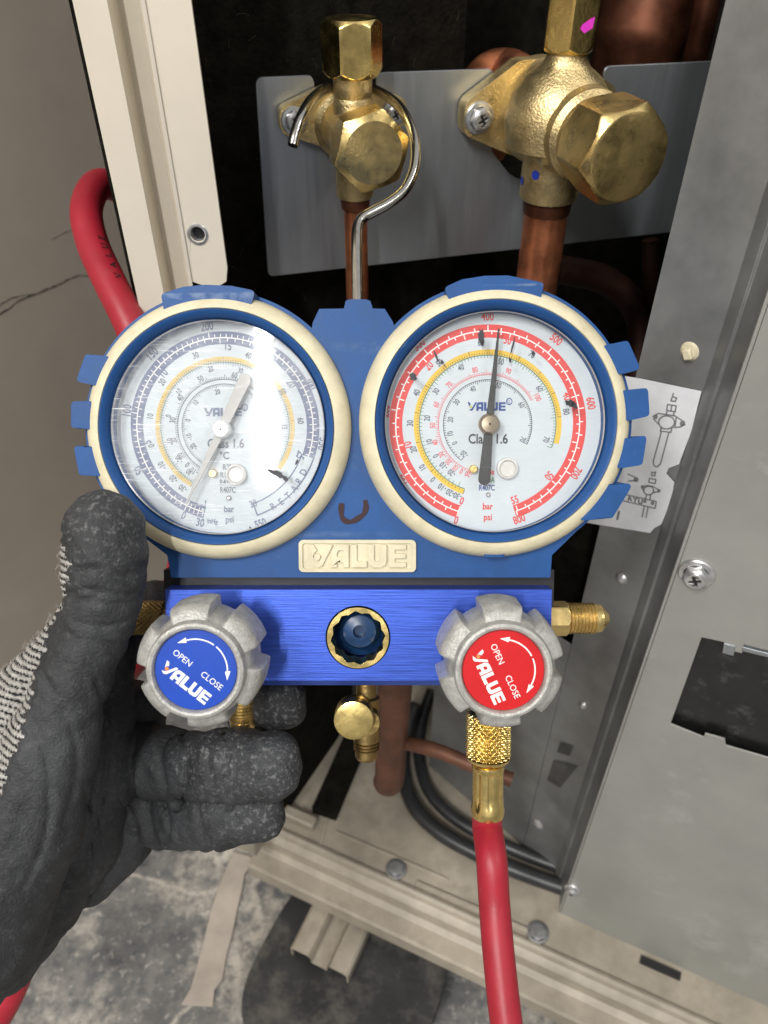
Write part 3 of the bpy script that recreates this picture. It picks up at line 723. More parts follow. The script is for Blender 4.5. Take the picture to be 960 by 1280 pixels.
# label drawing
def ink_line(mb, pl, wpx=1.15, z=.001):
    pl = [Vector(onp2(*p)) for p in pl]
    wd = .00023 * wpx / 1.0
    for a, b in zip(pl[:-1], pl[1:]):
        t = (b - a); 
        if t.length < 1e-7: continue
        t.normalize(); nn = Vector((-t.y, t.x)) * wd; a2 = a - t * wd * .5; b2 = b + t * wd * .5
        mb.add([fpt @ Vector((q.x, q.y, z)) for q in (a2 + nn, a2 - nn, b2 - nn, b2 + nn)], [(0, 1, 2, 3)])
def z5(x, y): return (760 + x / 5.818, 460 + y / 5.818)
mb = MB()
def el(cx, cy, rx, ry, n=18): return [z5(cx + rx * math.cos(2 * math.pi * i / n), cy + ry * math.sin(2 * math.pi * i / n)) for i in range(n + 1)]
for pl_ in ([z5(480, 180), z5(462, 236), z5(492, 240), z5(504, 215), z5(474, 205)],
            [z5(437, 262), z5(500, 272), z5(492, 316), z5(430, 305), z5(437, 262)], [z5(468, 268), z5(462, 310)], [z5(436, 305), z5(426, 338)], [z5(486, 316), z5(478, 345)],
            [z5(330, 350), z5(370, 328), z5(430, 335), z5(490, 345), z5(560, 390)], [z5(335, 365), z5(380, 415), z5(395, 440)], [z5(565, 405), z5(530, 425), z5(480, 430)],
            el(430, 392, 58, 48), [z5(390, 435), z5(384, 455), z5(460, 465), z5(470, 430)],
            [z5(392, 460), z5(332, 680), z5(340, 710), z5(362, 715), z5(385, 695), z5(446, 468)], [z5(500, 360), z5(492, 420)],
            [z5(350, 750), z5(344, 780), z5(322, 778), z5(322, 755), z5(346, 760)], [z5(305, 800), z5(352, 808), z5(346, 838), z5(300, 828), z5(305, 800)],
            el(300, 888, 36, 32), [z5(245, 860), z5(290, 852), z5(330, 858), z5(380, 888)], [z5(250, 870), z5(270, 905)], [z5(372, 895), z5(335, 905)],
            [z5(120, 915), z5(355, 968), z5(346, 1018), z5(110, 962)], [z5(268, 1000), z5(252, 1082)], [z5(296, 1005), z5(280, 1085)],
            [z5(285, 918), z5(276, 950)], [z5(315, 918), z5(308, 955)], [z5(150, 770), z5(200, 790)], [z5(150, 820), z5(205, 815)],
            [z5(88, 1040), z5(74, 1100)], [z5(80, 1040), z5(66, 1100)]):
    ink_line(mb, pl_)
for cx, cy, rr in ((350, 352, 17), (545, 402, 20), (255, 862, 12), (374, 890, 13), (208, 808, 19), (272, 966, 13), (328, 980, 14)):
    mb.sheet([[onp2(*z5(cx + rr * math.cos(k * .6), cy + rr * math.sin(k * .6))) for k in range(10)]], .001, fpt)
# the letters on the label strip: AYU
for x, y, st in ((150, 925, [(0, 36), (10, 2), (26, 40)]), (190, 935, [(0, 2), (12, 20), (26, 6)]), (190, 935, [(12, 20), (8, 40)]), (228, 945, [(0, 2), (-2, 30), (12, 40), (22, 34), (26, 8)]), (152, 950, [(2, 0), (20, 4)])):
    ink_line(mb, [z5(x + a, y + b) for a, b in st], 1.3)
obj('label_print', mb, 'pencil', lab, True)

# --- side panel with the knockout cover
fp = axis_frame(Vector((pp0.x, pp0.y, 0)), pn, pdir)
def onp(px, py, off=0): q = fp.inverted() @ at_pl(px, py, pp0 + pn * off, pn); return (q.x, q.y)
zbot = (onp(695, 1140)[1] + onp(960, 1262)[1]) / 2
hole = [onp(877, 797), onp(905, 803), onp(907, 812), onp(928, 817), onp(930, 806), onp(1010, 826), onp(1010, 962), onp(907, 932), onp(906, 924), onp(881, 917), onp(880, 922), onp(838, 905)]
mb = MB()
mb.plate([[(-.0035, zbot), (.30, zbot), (.30, CAMH + .12), (-.0035, CAMH + .12)], hole], -.001, 0, fp)
mb.box((.148, zbot - .0008, -.008), (.151, .0007, .0075), fp)
mb.box((-.0042, (zbot + CAMH + .12) / 2, -.006), (.0006, (CAMH + .12 - zbot) / 2, .006), fp)
mb.box((.148, zbot - .0026, .0014), (.1505, .0006, .0026), fp)
panel = obj('side_panel', mb, 'panel', unit, True, bevel=.0003)
mb = MB()
cx_ = [onp(870, 785), onp(1020, 820), onp(1020, 975), onp(830, 915)]
mb.plate([cx_], -.006, -.004, fp)
M['knock'] = mat('black_mottled', (.010, .010, .010), .35, var=.3, vs_=60, dirt=(.10, .10, .095), dirt_amt=.6, ds=95, dlo=.56)
obj('knockout_cover', mb, 'knock', panel, True)
for q in ([(908, 806), (914, 807), (913, 818), (904, 816)],):
    mb = MB(); mb.plate([[onp(*p) for p in [(905, 803), (920, 807), (917, 819), (903, 815)]]], -.002, .0006, fp); obj('tab', mb, 'galv', panel, True, bevel=.0002)
mb = MB(); mb.plate([[onp(*p) for p in [(928, 808), (1000, 826), (1000, 830), (928, 813)]]], -.003, .0004, fp); obj('tab', mb, 'galv', panel, True, bevel=.0002)
for (px, py, r) in ((871, 716, .0066), (716, 1111, .0050)):
    screw(fp @ T((*onp(px, py), 0)), r, parent=panel, rot=.35)

# --- base pan: folded edge running along the panel direction
b0 = at_z(340, 1050, BZ); edir = (at_z(700, 1215, BZ) - b0); edir.z = 0; edir.normalize()
fe = axis_frame(b0, -edir, Vector((edir.y, -edir.x, 0)))      # x outward (towards viewer), y up, z along the edge
prof = [(-.34, 0), (-.0100, 0), (-.0088, .0026), (-.0070, .0032), (-.0050, .0024), (-.0040, -.001), (-.0020, -.002), (0, -.004), (.0005, -.013), (.004, -.0155), (.014, -.016), (.0155, -.0175), (.0155, -.030)]
th = [(x + (-.0012 if k > 7 else 0), y - .0014) for k, (x, y) in enumerate(prof)]
def edge_piece(a, b):
    mb = MB(); rows = [[fe @ Vector((x, y, t)) for (x, y) in prof + th[::-1]] for t in (a, b)]
    mb.grid(rows, True, 0, False, False)
    n = len(prof)
    for r_ in (0, 1):
        for i in range(n - 1):
            pass
    return mb
mb = edge_piece(.012, -.60)
basep = obj('base_pan', mb, 'base', unit, True, angle=30)
# left side edge: the same sheet turned back at the corner post
mb = MB(); sdir = Vector((-.35, 1, 0)).normalized()
mb.box((0, 0, 0), (.0, .0, .0)) if False else None
fs = axis_frame(fe @ Vector((0, 0, .012)), Vector((0, 0, 1)), -Vector((edir.y, -edir.x, 0)))
# foot: a short riser block standing on the pan at the post
pf = at_z(318, 1062, BZ)
fr_ = axis_frame(pf, Vector((0, 0, 1)), edir)
mb.box((-.006, .010, .012), (.010, .014, .012), fr_); mb.box((.0, .03, .004), (.03, .004, .004), fr_)
obj('post_foot', mb, 'base', basep, True, bevel=.0015)
for (px, py) in ((495, 1087), (672, 1166)):
    q = at_z(px, py, BZ + .001); mb = MB(); f_ = T(q)
    mb.lathe([(.0068, 0), (.0068, .0009), (.0062, .0014), (.0052, .0015)], f_, 32, 0, True, False); hexcap(mb, f_ @ T((0, 0, .0014)), .0055, .0017, .0006, .0042, 0, 48, .3, both=False, cap0=False)
    obj('bolt', mb, 'bolt_grey', basep, True)
# stamped seams on the pan top and slot in the edge
def seam(px0, py0, px1, py1, wd, z=.0006, m='joint', nm='seam'):
    a, b = at_z(px0, py0, BZ), at_z(px1, py1, BZ); d = (b - a); f_ = axis_frame((a + b) / 2, (0, 0, 1), d)
    mb = MB(); mb.box((0, 0, z / 2), (d.length / 2, wd, z / 2), f_); return obj(nm, mb, m, basep, True, bevel=.0004)
seam(412, 1010, 398, 1066, .0012, .0012, 'base'); seam(420, 1040, 560, 1100, .0009, .0012, 'base'); seam(520, 1105, 660, 1165, .0016, .0022, 'base')
mb = MB(); q0, q1 = at_z(800, 1200, BZ), at_z(850, 1222, BZ); d = q1 - q0
mb.box((0, 0, .0012), (d.length / 2, .0022, .0008), axis_frame((q0 + q1) / 2, (0, 0, 1), d)); obj('slot', mb, 'black', basep, True)
# black strap-like gap in the pan, at the left of the pipes
a, b = at_z(462, 890, BZ), at_z(405, 1022, BZ); d = b - a
mb = MB(); mb.box((0, 0, .004), (d.length / 2, .009, .004), axis_frame((a + b) / 2, (0, 0, 1), d)); obj('foam_strip', mb, 'felt', unit, True, bevel=.001)
# two black tubes lying on the pan in front of the partition
for off_, rr in ((0, .0050), (1, .0042)):
    P_ = [(520, 880, .030), (508, 915, .014), (503, 955, .006), (514, 1002, .006), (546, 1038, .006), (598, 1068, .006), (655, 1092, .006), (730, 1118, .006), (800, 1140, .006)]
    q = [at_z(px + off_ * 20, py - off_ * 17, BZ + zz - .001 * off_) for px, py, zz in P_]
    mb = MB(); mb.tube(catmull(q, 10), rr, 20); obj('rubber_tube', mb, 'tube_black', unit, True)
# foot channel below the edge, standing on the rubber pad
zf = .032
fa_, fb_ = at_z(432, 1128, zf), at_z(398, 1200, zf); fd = (fb_ - fa_); fd.z = 0; fl = fd.length; fd.normalize()
ff = axis_frame(Vector((fa_.x, fa_.y, 0)), fd, Vector((-fd.y, fd.x, 0)))    # x across, y up, z along
cpx = [(-.021, .018), (-.021, .028), (-.019, .030), (-.008, .030), (-.006, .027), (-.006, .022), (.006, .022), (.006, .027), (.008, .030), (.019, .030), (.021, .028), (.021, .018)]
cin = [(x * .94, y - .0014) for x, y in cpx]
mb = MB(); mb.plate([cpx + cin[::-1]], -.04, fl, ff)
obj('foot_channel', mb, 'base', unit, True, bevel=.0004)

# ================================================================== things on the floor
pc = at_z(434, 1220, .016)
mb = MB()
out = []
for i in range(60):
    t = 2 * math.pi * i / 60; rx = .060; rz = .062
    k = (abs(math.cos(t)) ** 3.2 + abs(math.sin(t)) ** 3.2) ** (-1 / 3.2)
    out.append((rx * k * math.cos(t), rz * k * math.sin(t)))
mb.plate([out], .001, .017, T((pc.x, pc.y, 0)) @ Matrix.Rotation(R(-25), 4, 'Z'))
tagp(obj('rubber_pad', mb, 'rubber', bevel=.006, seg=3), 'black rubber pad on the floor under the beige foot channel', 'rubber pad')
pts = [(292, 1064), (314, 1070), (312, 1085), (306, 1092), (303, 1110), (296, 1140), (290, 1170), (283, 1195), (278, 1225), (268, 1237), (266, 1258), (226, 1256), (238, 1236), (244, 1215), (256, 1170), (266, 1130), (276, 1100)]
mb = MB(); mb.plate([[tuple(at_z(px, py, .002).xy) for px, py in pts]], .0006, .0022)
tagp(obj('cardboard_strip', mb, 'strip', bevel=.0004), 'long pale strip with ragged edges lying on the stone floor', 'strip')

# ================================================================== GAUGE MANIFOLD
man = empty('gauge_manifold', MAN, 'two-dial refrigerant manifold with blue rubber boot, blue metal block and two knobs', 'manifold gauge')
RG = {'l': 137, 'r': 141}
GZ = {'l': ((272.5, 535.5), (280.5, 534.5)), 'r': ((619, 528.5), (609.5, 530))}
CL = L(269.8, 535.2); CR = L(620.5, 528.2)
kk = K()
RL, RR = 166 * kk, 170 * kk
# boot shell: outline of both rings, neck and skirt in one piece
def Lp(px, py, z): q = L(px, py, z); return (q.x, q.y)
zpl = -.0065
def arcpts(c, r, a0, a1, n=24): return [(c.x + r * math.cos(R(a0 + (a1 - a0) * i / (n - 1))), c.y + r * math.sin(R(a0 + (a1 - a0) * i / (n - 1)))) for i in range(n)]
rl, rr_ = RL + 6 * kk, RR + 6 * kk
outline = arcpts(CL, rl, 231, 47, 64)
outline += [Lp(391, 403, zpl), Lp(399, 386, zpl), Lp(430, 385.5, zpl), Lp(432, 376, zpl), Lp(437, 374, zpl), Lp(457, 374, zpl), Lp(463, 376, zpl), Lp(466, 385.5, zpl), Lp(481, 386, zpl), Lp(491, 402, zpl)]
outline += arcpts(CR, rr_, 136, -52, 64)
outline += [Lp(690, 694, zpl), Lp(688, 722, zpl), Lp(214, 722, zpl), Lp(209, 694, zpl)]
mb = MB()
hl = [(p[0], p[1]) for p in circ(CL, RL - 3 * kk, 96)]; hr = [(p[0], p[1]) for p in circ(CR, RR - 3 * kk, 96)]
mb.plate([outline, hl, hr], -.034, zpl, None)
def ring(mb, C, prof, mi): mb.lathe([(r * kk, z / 1000) for r, z in prof], T((C.x, C.y, 0)), 128, mi)
for C, R0 in ((CL, 166), (CR, 170)):
    g = R0 - 29
    ring(mb, C, [(g - 2.2, -14), (g - 2.2, -3.8), (g - 1.2, -3.0), (g + .5, -1.8), (g + 5, -.3), (g + 8, .0), (g + 8.8, -.4), (g + 9, -4), (R0 - 2, -9), (R0 - 2, -20)], 0)
boot = obj('boot', mb, 'boot', man, bevel=.0012, seg=3)
for C, R0, nm in ((CL, 166, 'l'), (CR, 170, 'r')):
    mb = MB(); g = R0 - 29
    ring(mb, C, [(g + 9.2, -5), (g + 9.2, -.5), (g + 10, -.2), (g + 13, -.3), (R0 - 9, -1.0), (R0 - 4, -2.3), (R0 - 1, -3.6), (R0 + .8, -5.2), (R0 + .8, -9)], 0)
    obj('cream_ring', mb, 'cream', boot, angle=50)
lugs = [[(108, 443), (136, 443), (123, 482), (96, 477)], [(90, 502), (112, 500), (112.5, 537), (90, 535)], [(93, 557), (114, 559), (125, 597), (100, 594)],
        [(754, 430), (784, 426), (800, 462), (776, 467)], [(780, 487), (809, 485), (811, 520), (785, 527)], [(781, 549), (808, 544), (802, 581), (773, 588)], [(760, 607), (791, 604), (765, 647), (723, 655)],
        [(555, 360), (577, 350), (605, 345.5), (634, 345), (679.5, 354), (673.5, 382), (648, 375), (620, 373), (592, 376), (565, 385)], [(202, 368), (230, 359), (258, 356.5), (290, 358), (319.5, 364), (311.5, 392), (284, 388), (254, 387), (230, 389), (207, 395)],
        [(604, 684), (632, 684), (631, 697), (605, 697)], [(262, 683), (289, 683), (288, 696), (262, 696)]]
for i, q in enumerate(lugs):
    if i < 7:          # the inner edge of each lug overlaps the cream ring
        cx0, cy0 = (272, 536) if i < 3 else (619, 529); ds_ = [math.hypot(x - cx0, y - cy0) for x, y in q]; md = sorted(ds_)[1] + 4
        q = [((x + (cx0 - x) / d * 4.5, y + (cy0 - y) / d * 4.5) if d <= md else (x, y)) for (x, y), d in zip(q, ds_)]
    mb = MB(); mb.plate([fillet([Lp(x, y, -.002) for x, y in q][::-1], .0013)], -.014 if i < 9 else -.006, -.0012 if i < 9 else -.0024, None)
    obj('lug', mb, 'boot', boot, bevel=.0012, seg=4)
# marker stroke U on the boot
mb = MB()
st = [(427, 629), (426.5, 640), (428.5, 648), (434, 652), (441, 651.5), (449, 647), (455, 642), (457.5, 634), (456.5, 625)]
st = catmull([L(x, y, zpl + .00025) for x, y in st], 6)
for i in range(len(st) - 1):
    pass
lft, rgt = [], []
for i, p in enumerate(st):
    t = (st[min(i + 1, len(st) - 1)] - st[max(i - 1, 0)]).normalized(); nn = Vector((-t.y, t.x, 0)) * (3.3 + .5 * math.sin(i * .5)) * kk
    lft.append(p + nn); rgt.append(p - nn)
n = len(st); mb.add(lft + rgt, [(i, n + i, n + i + 1, i + 1) for i in range(n - 1)])
obj('marker_stroke', mb, 'ink_brown', boot)
# badge with raised letters
mb = MB(); b0_, b1_ = L(374, 714.5, zpl), L(520, 674.5, zpl)
bw, bh = b1_.x - b0_.x, b1_.y - b0_.y; bc = (b0_ + b1_) / 2
mb.plate([rrect(b0_.x, b0_.y, b1_.x, b1_.y, 6 * kk), rrect(b0_.x + 5 * kk, b0_.y + 4 * kk, b1_.x - 5 * kk, b1_.y - 4 * kk, 4 * kk)], zpl - .001, zpl + .0011)
mb.plate([rrect(b0_.x + 4 * kk, b0_.y + 3 * kk, b1_.x - 4 * kk, b1_.y - 3 * kk, 4 * kk)], zpl - .001, zpl + .0004)
badge = obj('badge', mb, 'cream', man, bevel=.0003)
s = 126 * kk / LOGOW
for name, parts, x, dot in LOGO:
    mb = MB()
    for loops in parts: mb.plate([[((a + x - LOGOW / 2) * s, (b - .5) * s * 1.05) for a, b in lo] for lo in loops], zpl + .0003, zpl + .00125, T((bc.x, bc.y, 0)))
    if dot: mb.plate([[((a + x - LOGOW / 2) * s, (b - .5) * s * 1.05) for a, b in dot]], zpl + .0003, zpl + .00125, T((bc.x, bc.y, 0)))
    obj('letter', mb, 'cream', badge, bevel=.00018)

# ---- gauges
ZD = -.0085
kd = K(ZD)
def gauge(C, R0, cen, glass):
    mb = MB(); g = R0 - 29
    mb.lathe([(g * kk - .0002, ZD - .004), (g * kk - .0002, ZD)], T((C.x, C.y, 0)), 96, 0, True, True)
    mb.lathe([((g - 1.6) * kk, ZD + .0001), ((g - 2.0) * kk, ZD + .002), ((g - 2.4) * kk, -.0044), ((g - 2.4) * kk, -.0036), ((g - 3.4) * kk, -.0028), ((g - 4.4) * kk, -.0030)], T((C.x, C.y, 0)), 128, 1)
    go = obj('gauge', mb, ['dial', 'case'], man, angle=50)
    mb = MB(); mb.lathe([((g - 3) * kk, -.0026), (.0002, -.0026)], T((C.x, C.y, 0)), 128, 0)
    obj('glass', mb, glass, go)
    return go
class Dial:
    """flat print laid on a dial; cx, cy, R in crop pixels of the zoomed view with origin (x0,y0) and scale s"""
    def __init__(s, cen, rpx, crop, c0, Rc, mats):
        s.o = L(cen[0], cen[1], ZD); s.R = rpx * kd; s.c0 = c0; s.Rc = Rc; s.mb = MB(); s.mats = mats; s.z = ZD + .00006
    def up(s): s.z += .00004
    def P(s, r, a): return (s.o.x + s.R * r * math.cos(R(a)), s.o.y + s.R * r * math.sin(R(a)))
    def C(s, x, y): return Vector((s.o.x + (x - s.c0[0]) / s.Rc * s.R, s.o.y - (y - s.c0[1]) / s.Rc * s.R, 0))
    def mi(s, m): return s.mats.index(m)
    def band(s, r0, r1, a0, a1, m, n=120):
        n = max(4, int(abs(a1 - a0) / 3)); pa = [s.P(r0, a0 + (a1 - a0) * i / n) for i in range(n + 1)]; pb = [s.P(r1, a0 + (a1 - a0) * i / n) for i in range(n + 1)]
        vs_ = [(x, y, s.z) for x, y in pa + pb]; k = n + 1
        s.mb.add(vs_, [(i, i + 1, k + i + 1, k + i) for i in range(n)], s.mi(m))
    def tick(s, r0, r1, a, wd, m):
        u = Vector((math.cos(R(a)), math.sin(R(a)))); v = Vector((-u.y, u.x)) * wd * s.R / 2; o = Vector((s.o.x, s.o.y))
        p = [o + u * r0 * s.R - v, o + u * r1 * s.R - v, o + u * r1 * s.R + v, o + u * r0 * s.R + v]
        s.mb.add([(q.x, q.y, s.z) for q in p], [(0, 1, 2, 3)], s.mi(m))
    def ticks(s, r0, r1, a0, a1, n, wd, m, every=0, r1b=None):
        for i in range(n + 1):
            big = every and i % every == 0
            s.tick(r0, r1b if big and r1b else r1, a0 + (a1 - a0) * i / n, wd * (1.4 if big else 1), m)
    def lab(s, t, x, y, size, m, rot=None, xs=.72, bold=0.022):
        size *= 1.12
        q = s.C(x, y); a = math.degrees(math.atan2(q.y - s.o.y, q.x - s.o.x)) - 90 if rot is None else rot
        text(s.mb, t, T((q.x, q.y, 0)) @ Matrix.Rotation(R(a), 4, 'Z'), size / s.Rc * s.R, s.mi(m), xs, s.z, bold)
PM = ['p_navy', 'p_red', 'p_yellow', 'p_sand', 'p_black', 'p_green', 'p_pink', 'p_blue', 'p_grey', 'p_lime', 'dial', 'white']

# right (high side) gauge
gr = gauge(CR, 170, GZ['r'][1], 'glass_r'); gr['label'] = 'right gauge with red pressure scale and dark needle'
D = Dial((609.5, 530.5), 121.8, None, (428, 507), 305, PM)
D.band(.868, 1.0, 252.5, -72, 'p_red')
D.band(.70, .752, 251, -15.4, 'p_yellow')
D.up()
D.band(.928, .940, 251.6, -71, 'white')
for i in range(81):
    a = 252 - .40375 * i * 10
    if i % 2 == 0: D.tick(.934, .970 if i % 10 else .99, a, .011, 'white')
for i in range(56):
    a = 252 - .40375 * 14.504 * i
    if i % 1 == 0: D.tick(.934, .902 if i % 5 else .88, a, .011, 'white')
D.band(.690, .699, 251, -20, 'p_green'); D.band(.4965, .502, 248, 28.6, 'p_pink'); D.band(.447, .453, 234, -26.7, 'p_black')
for i in range(111): D.tick(.705, .722 if i % 10 else .75, 251 - 245 * (i / 110) ** .86, .006, 'p_black')
for i in range(91): D.tick(.69, .665 if i % 10 else .645, 245 - 265 * (i / 90) ** .86, .006, 'p_green')
for i in range(106): D.tick(.50, .525 if i % 10 else .545, 248 - 219 * (i / 105) ** .84, .006, 'p_pink')
for i in range(91): D.tick(.45, .428 if i % 10 else .41, 234 - 260.5 * (i / 90) ** .86, .006, 'p_black')
for t, x, y in (('0', 333, 805), ('100', 160, 680), ('200', 111, 466), ('300', 214, 263), ('400', 424, 178), ('500', 636, 247), ('600', 747, 442), ('700', 706, 658)): D.lab(t, x, y, 22, 'p_red')
D.lab('800', 530, 801, 22, 'p_red', 20)
for t, x, y in (('0', 350, 745), ('10', 180, 570), ('20', 244, 327), ('30', 487, 250), ('40', 673, 420), ('50', 622, 667), ('55', 515, 741)): D.lab(t, x, y, 21, 'p_red', 20 if t == '55' else None)
for t, x, y in (('40', 207, 410), ('30', 187, 503), ('20', 198, 585), ('10', 226, 640), ('0', 259, 678), ('-10', 288, 703), ('-20', 313, 720), ('-30', 336, 730), ('50', 277, 318), ('60', 404, 257), ('70', 562, 293), ('80', 671, 468)): D.lab(t, x, y, 17, 'p_grey')
for t, x, y in (('70', 611, 554), ('60', 587, 397), ('50', 467, 315), ('40', 343, 333), ('30', 267, 405), ('20', 240, 488), ('10', 247, 560), ('0', 267, 605), ('-10', 292, 636), ('-20', 317, 658)): D.lab(t, x, y, 16, 'p_grey')
for t, x, y in (('50', 257, 510), ('60', 268, 446), ('70', 308, 385), ('80', 387, 340), ('90', 490, 343), ('100', 582, 424), ('40', 266, 563), ('30', 285, 600), ('20', 307, 623), ('10', 328, 642), ('0', 347, 653), ('-20', 370, 662)): D.lab(t, x, y, 15, 'p_pink')
for t, x, y in (('20', 312, 492), ('30', 331, 438), ('40', 381, 398), ('50', 460, 388), ('60', 532, 447), ('70', 538, 554), ('10', 312, 535), ('0', 326, 565), ('-20', 356, 599)): D.lab(t, x, y, 15, 'p_grey')
D.lab('Class 1.6', 430, 551, 26, 'p_black', 0, .82)
D.lab('R22', 428, 628, 16, 'p_blue', 0, .7); D.lab('R134a', 428, 653, 16, 'p_red', 0, .7); D.lab('R410A', 428, 678, 16, 'p_green', 0, .7); D.lab('R407C', 428, 703, 16, 'p_blue', 0, .7)
D.lab('bar', 432, 761, 18, 'p_red', 0, .85); D.lab('psi', 432, 795, 18, 'p_red', 0, .85); D.lab('\u00ae', 494, 437, 18, 'p_blue', 0, .9)
q = D.C(424, 452); logo(D.mb, T((q.x, q.y, 0)), 118 / 305 * D.R, PM.index('p_blue'), PM.index('p_lime'), D.z)
obj('dial_print', D.mb, PM, gr)
def disc(mb, p, prof, seg=40, mi=0): mb.lathe(prof, T(p), seg, mi, True, True)
def needle(go, D, tip, tail, wt, w0, w1, m, hubm, hubr, z=ZD + .0030):
    mb = MB(); a = D.C(*tip); b = D.C(*tail); d = (b - a).normalized(); nn = Vector((-d.y, d.x, 0)); u = D.R / D.Rc
    pl_ = [a - nn * .6 * u, a + nn * .6 * u]
    cpt = D.C(*D.c0)
    mid1 = cpt
    pts = [a + nn * wt * u, mid1 + nn * w0 * u, b + nn * w1 * u]
    for k in range(9):
        t = math.pi * k / 8; pts.append(b + nn * w1 * u * math.cos(t) + d * w1 * u * math.sin(t))
    pts += [mid1 - nn * w0 * u, a - nn * wt * u]
    mb.plate([[(p.x, p.y) for p in pts]], z, z + .0006)
    nd = obj('needle', mb, m, go, bevel=.0001)
    mb = MB(); r = hubr * u; disc(mb, (cpt.x, cpt.y, 0), [(r * .5, ZD), (r * .5, z - .0002), (r * 1.08, z - .0001), (r * 1.08, z + .001), (r, z + .0016), (r * .82, z + .0022), (r * .1, z + .0024)])
    mb.lathe([(r * .12, z + .0024), (r * .1, z + .0026), (.00002, z + .0026)], T((cpt.x, cpt.y, 0)), 16, 1, True, True)
    obj('hub', mb, [hubm, 'black'], go)
D.c0 = (427, 509)
needle(gr, D, (453, 222), (414, 678), 2.2, 12, 18, 'needle_dark', 'hub_bronze', 30)
def pins(go, D, plug, pin):
    u = D.R / D.Rc
    p = D.C(*plug); r = 32 * u; mb = MB(); disc(mb, (p.x, p.y, 0), [(r * 1.05, ZD), (r * 1.05, ZD + .001), (r, ZD + .0016), (r * .82, ZD + .0018), (r * .74, ZD + .0012), (r * .72, ZD + .0008), (r * .1, ZD + .0008)]); obj('vent_plug', mb, 'plug', go)
    p = D.C(*pin); r = 13 * u; mb = MB(); disc(mb, (p.x, p.y, 0), [(r, ZD), (r, ZD + .0016), (r * .8, ZD + .002), (r * .55, ZD + .002), (r * .5, ZD + .0012), (r * .1, ZD + .0012)]); obj('stop_pin', mb, 'brass', go)
pins(gr, D, (489, 645), (383, 647))
u = D.R / D.Rc; p = D.C(431, 727); mb = MB(); disc(mb, (p.x, p.y, 0), [(8 * u, ZD), (7 * u, ZD + .0006), (4 * u, ZD + .001)], 16); obj('dial_screw', mb, 'zinc', gr)
# ink marks by hand on the glass
def marks(go, D, polys, dz=-.00245):
    mb = MB(); rs = random.Random(3)
    for c, rx, ry, rot in polys:
        # glass lies nearer than the dial: follow the line of sight
        q = D.C(*c); q.z = ZD; wq = CAML + (q - CAML) * ((dz - CAML.z) / (ZD - CAML.z))
        n = 22; pts = []
        for k in range(n):
            t = 2 * math.pi * k / n; j = 1 + rs.uniform(-.28, .28); x, y = rx * j * math.cos(t), ry * j * math.sin(t)
            pts.append((wq.x + (x * math.cos(R(rot)) - y * math.sin(R(rot))) * u, wq.y + (x * math.sin(R(rot)) + y * math.cos(R(rot))) * u))
        mb.sheet([pts], dz)
    obj('ink_mark', mb, 'ink', go)
marks(gr, D, [((405, 241), 9, 24, 4), ((267, 302), 3, 20, 22), ((196, 362), 10, 10, 20), ((203, 369), 5, 5, 0), ((502, 268), 3, 24, -14), ((494, 312), 4, 9, 10), ((565, 292), 5, 8, 0), ((683, 444), 13, 10, 0), ((695, 450), 7, 12, 40), ((672, 441), 6, 6, 0), ((408, 262), 4, 10, 0), ((285, 318), 5, 7, 0)])

# left (low side) gauge
gl_ = gauge(CL, 166, GZ['l'][1], 'glass_l'); gl_['label'] = 'left gauge with grey-blue pressure scale and silver needle'
D = Dial((281.3, 534), 116.8, None, (508.5, 490), 295, PM)
a_end = -19.5
D.band(.868, 1.0, 255.5, a_end, 'p_navy')
D.band(.69, .738, 239, -37.6, 'p_sand')
D.up()
D.band(.928, .940, 255, a_end, 'white')
for i in range(73):
    D.tick(.934, .972 if i % 10 else .995, 243 - .72 * i * 5, .009, 'white')
for i in range(55):
    D.tick(.934, .875 if i % 10 == 2 else .897, 253.5 - 272 * i / 54, .009, 'white')
for i in range(4): D.tick(.90, .985, 254.5 - 2.9 * i, .008, 'white')
# retard box
D.band(.985, 1.0, a_end, -70.6, 'p_navy'); D.band(.855, .868, a_end, -70.6, 'p_navy'); D.tick(.855, 1.0, -70.6, .015, 'p_navy')
D.band(.678, .685, 239, -37.6, 'p_green'); D.band(.498, .506, 237, 47, 'p_grey'); D.band(.452, .458, 237, 47, 'p_grey')
for i in range(131): D.tick(.69, .712 if i % 10 else .735, 239 - 276 * i / 130, .005, 'p_grey')
for i in range(121): D.tick(.682, .655 if i % 10 else .64, 239 - 270 * i / 120, .005, 'p_grey')
for i in range(91): D.tick(.50, .53 if i % 10 else .555, 237 - 190 * i / 90, .006, 'p_grey')
for i in range(71): D.tick(.455, .43 if i % 10 else .41, 237 - 190 * i / 70, .006, 'p_grey')
for t, x, y in (('0', 373, 767), ('50', 235, 625), ('100', 203, 437), ('150', 287, 262), ('200', 458, 179), ('250', 652, 214), ('300', 778, 355), ('350', 814, 543)): D.lab(t, x, y, 23, 'p_navy')
for t, x, y in (('5', 264, 537), ('10', 320, 322), ('15', 523, 240), ('20', 718, 355), ('25', 745, 577)): D.lab(t, x, y, 22, 'p_navy')
D.lab('-1', 436, 730, 22, 'p_navy', -10); D.lab('30', 425, 789, 23, 'p_navy', -12); D.lab('inHg', 464, 785, 14, 'p_navy', -6, .8); D.lab('psi', 518, 779, 18, 'p_navy', 0, .85); D.lab('bar', 517, 746, 18, 'p_navy', 0, .85)
D.lab('38', 593, 729, 20, 'p_navy', 18); D.lab('550', 615, 791, 21, 'p_navy', 20)
for t, x, y in (('R', 656, 737), ('E', 681, 723), ('T', 703, 704), ('A', 722, 682), ('R', 738, 657), ('D', 752, 630)):
    q = D.C(x, y); D.lab(t, x, y, 19, 'p_navy', math.degrees(math.atan2(q.y - D.o.y, q.x - D.o.x)) + 90, .85)
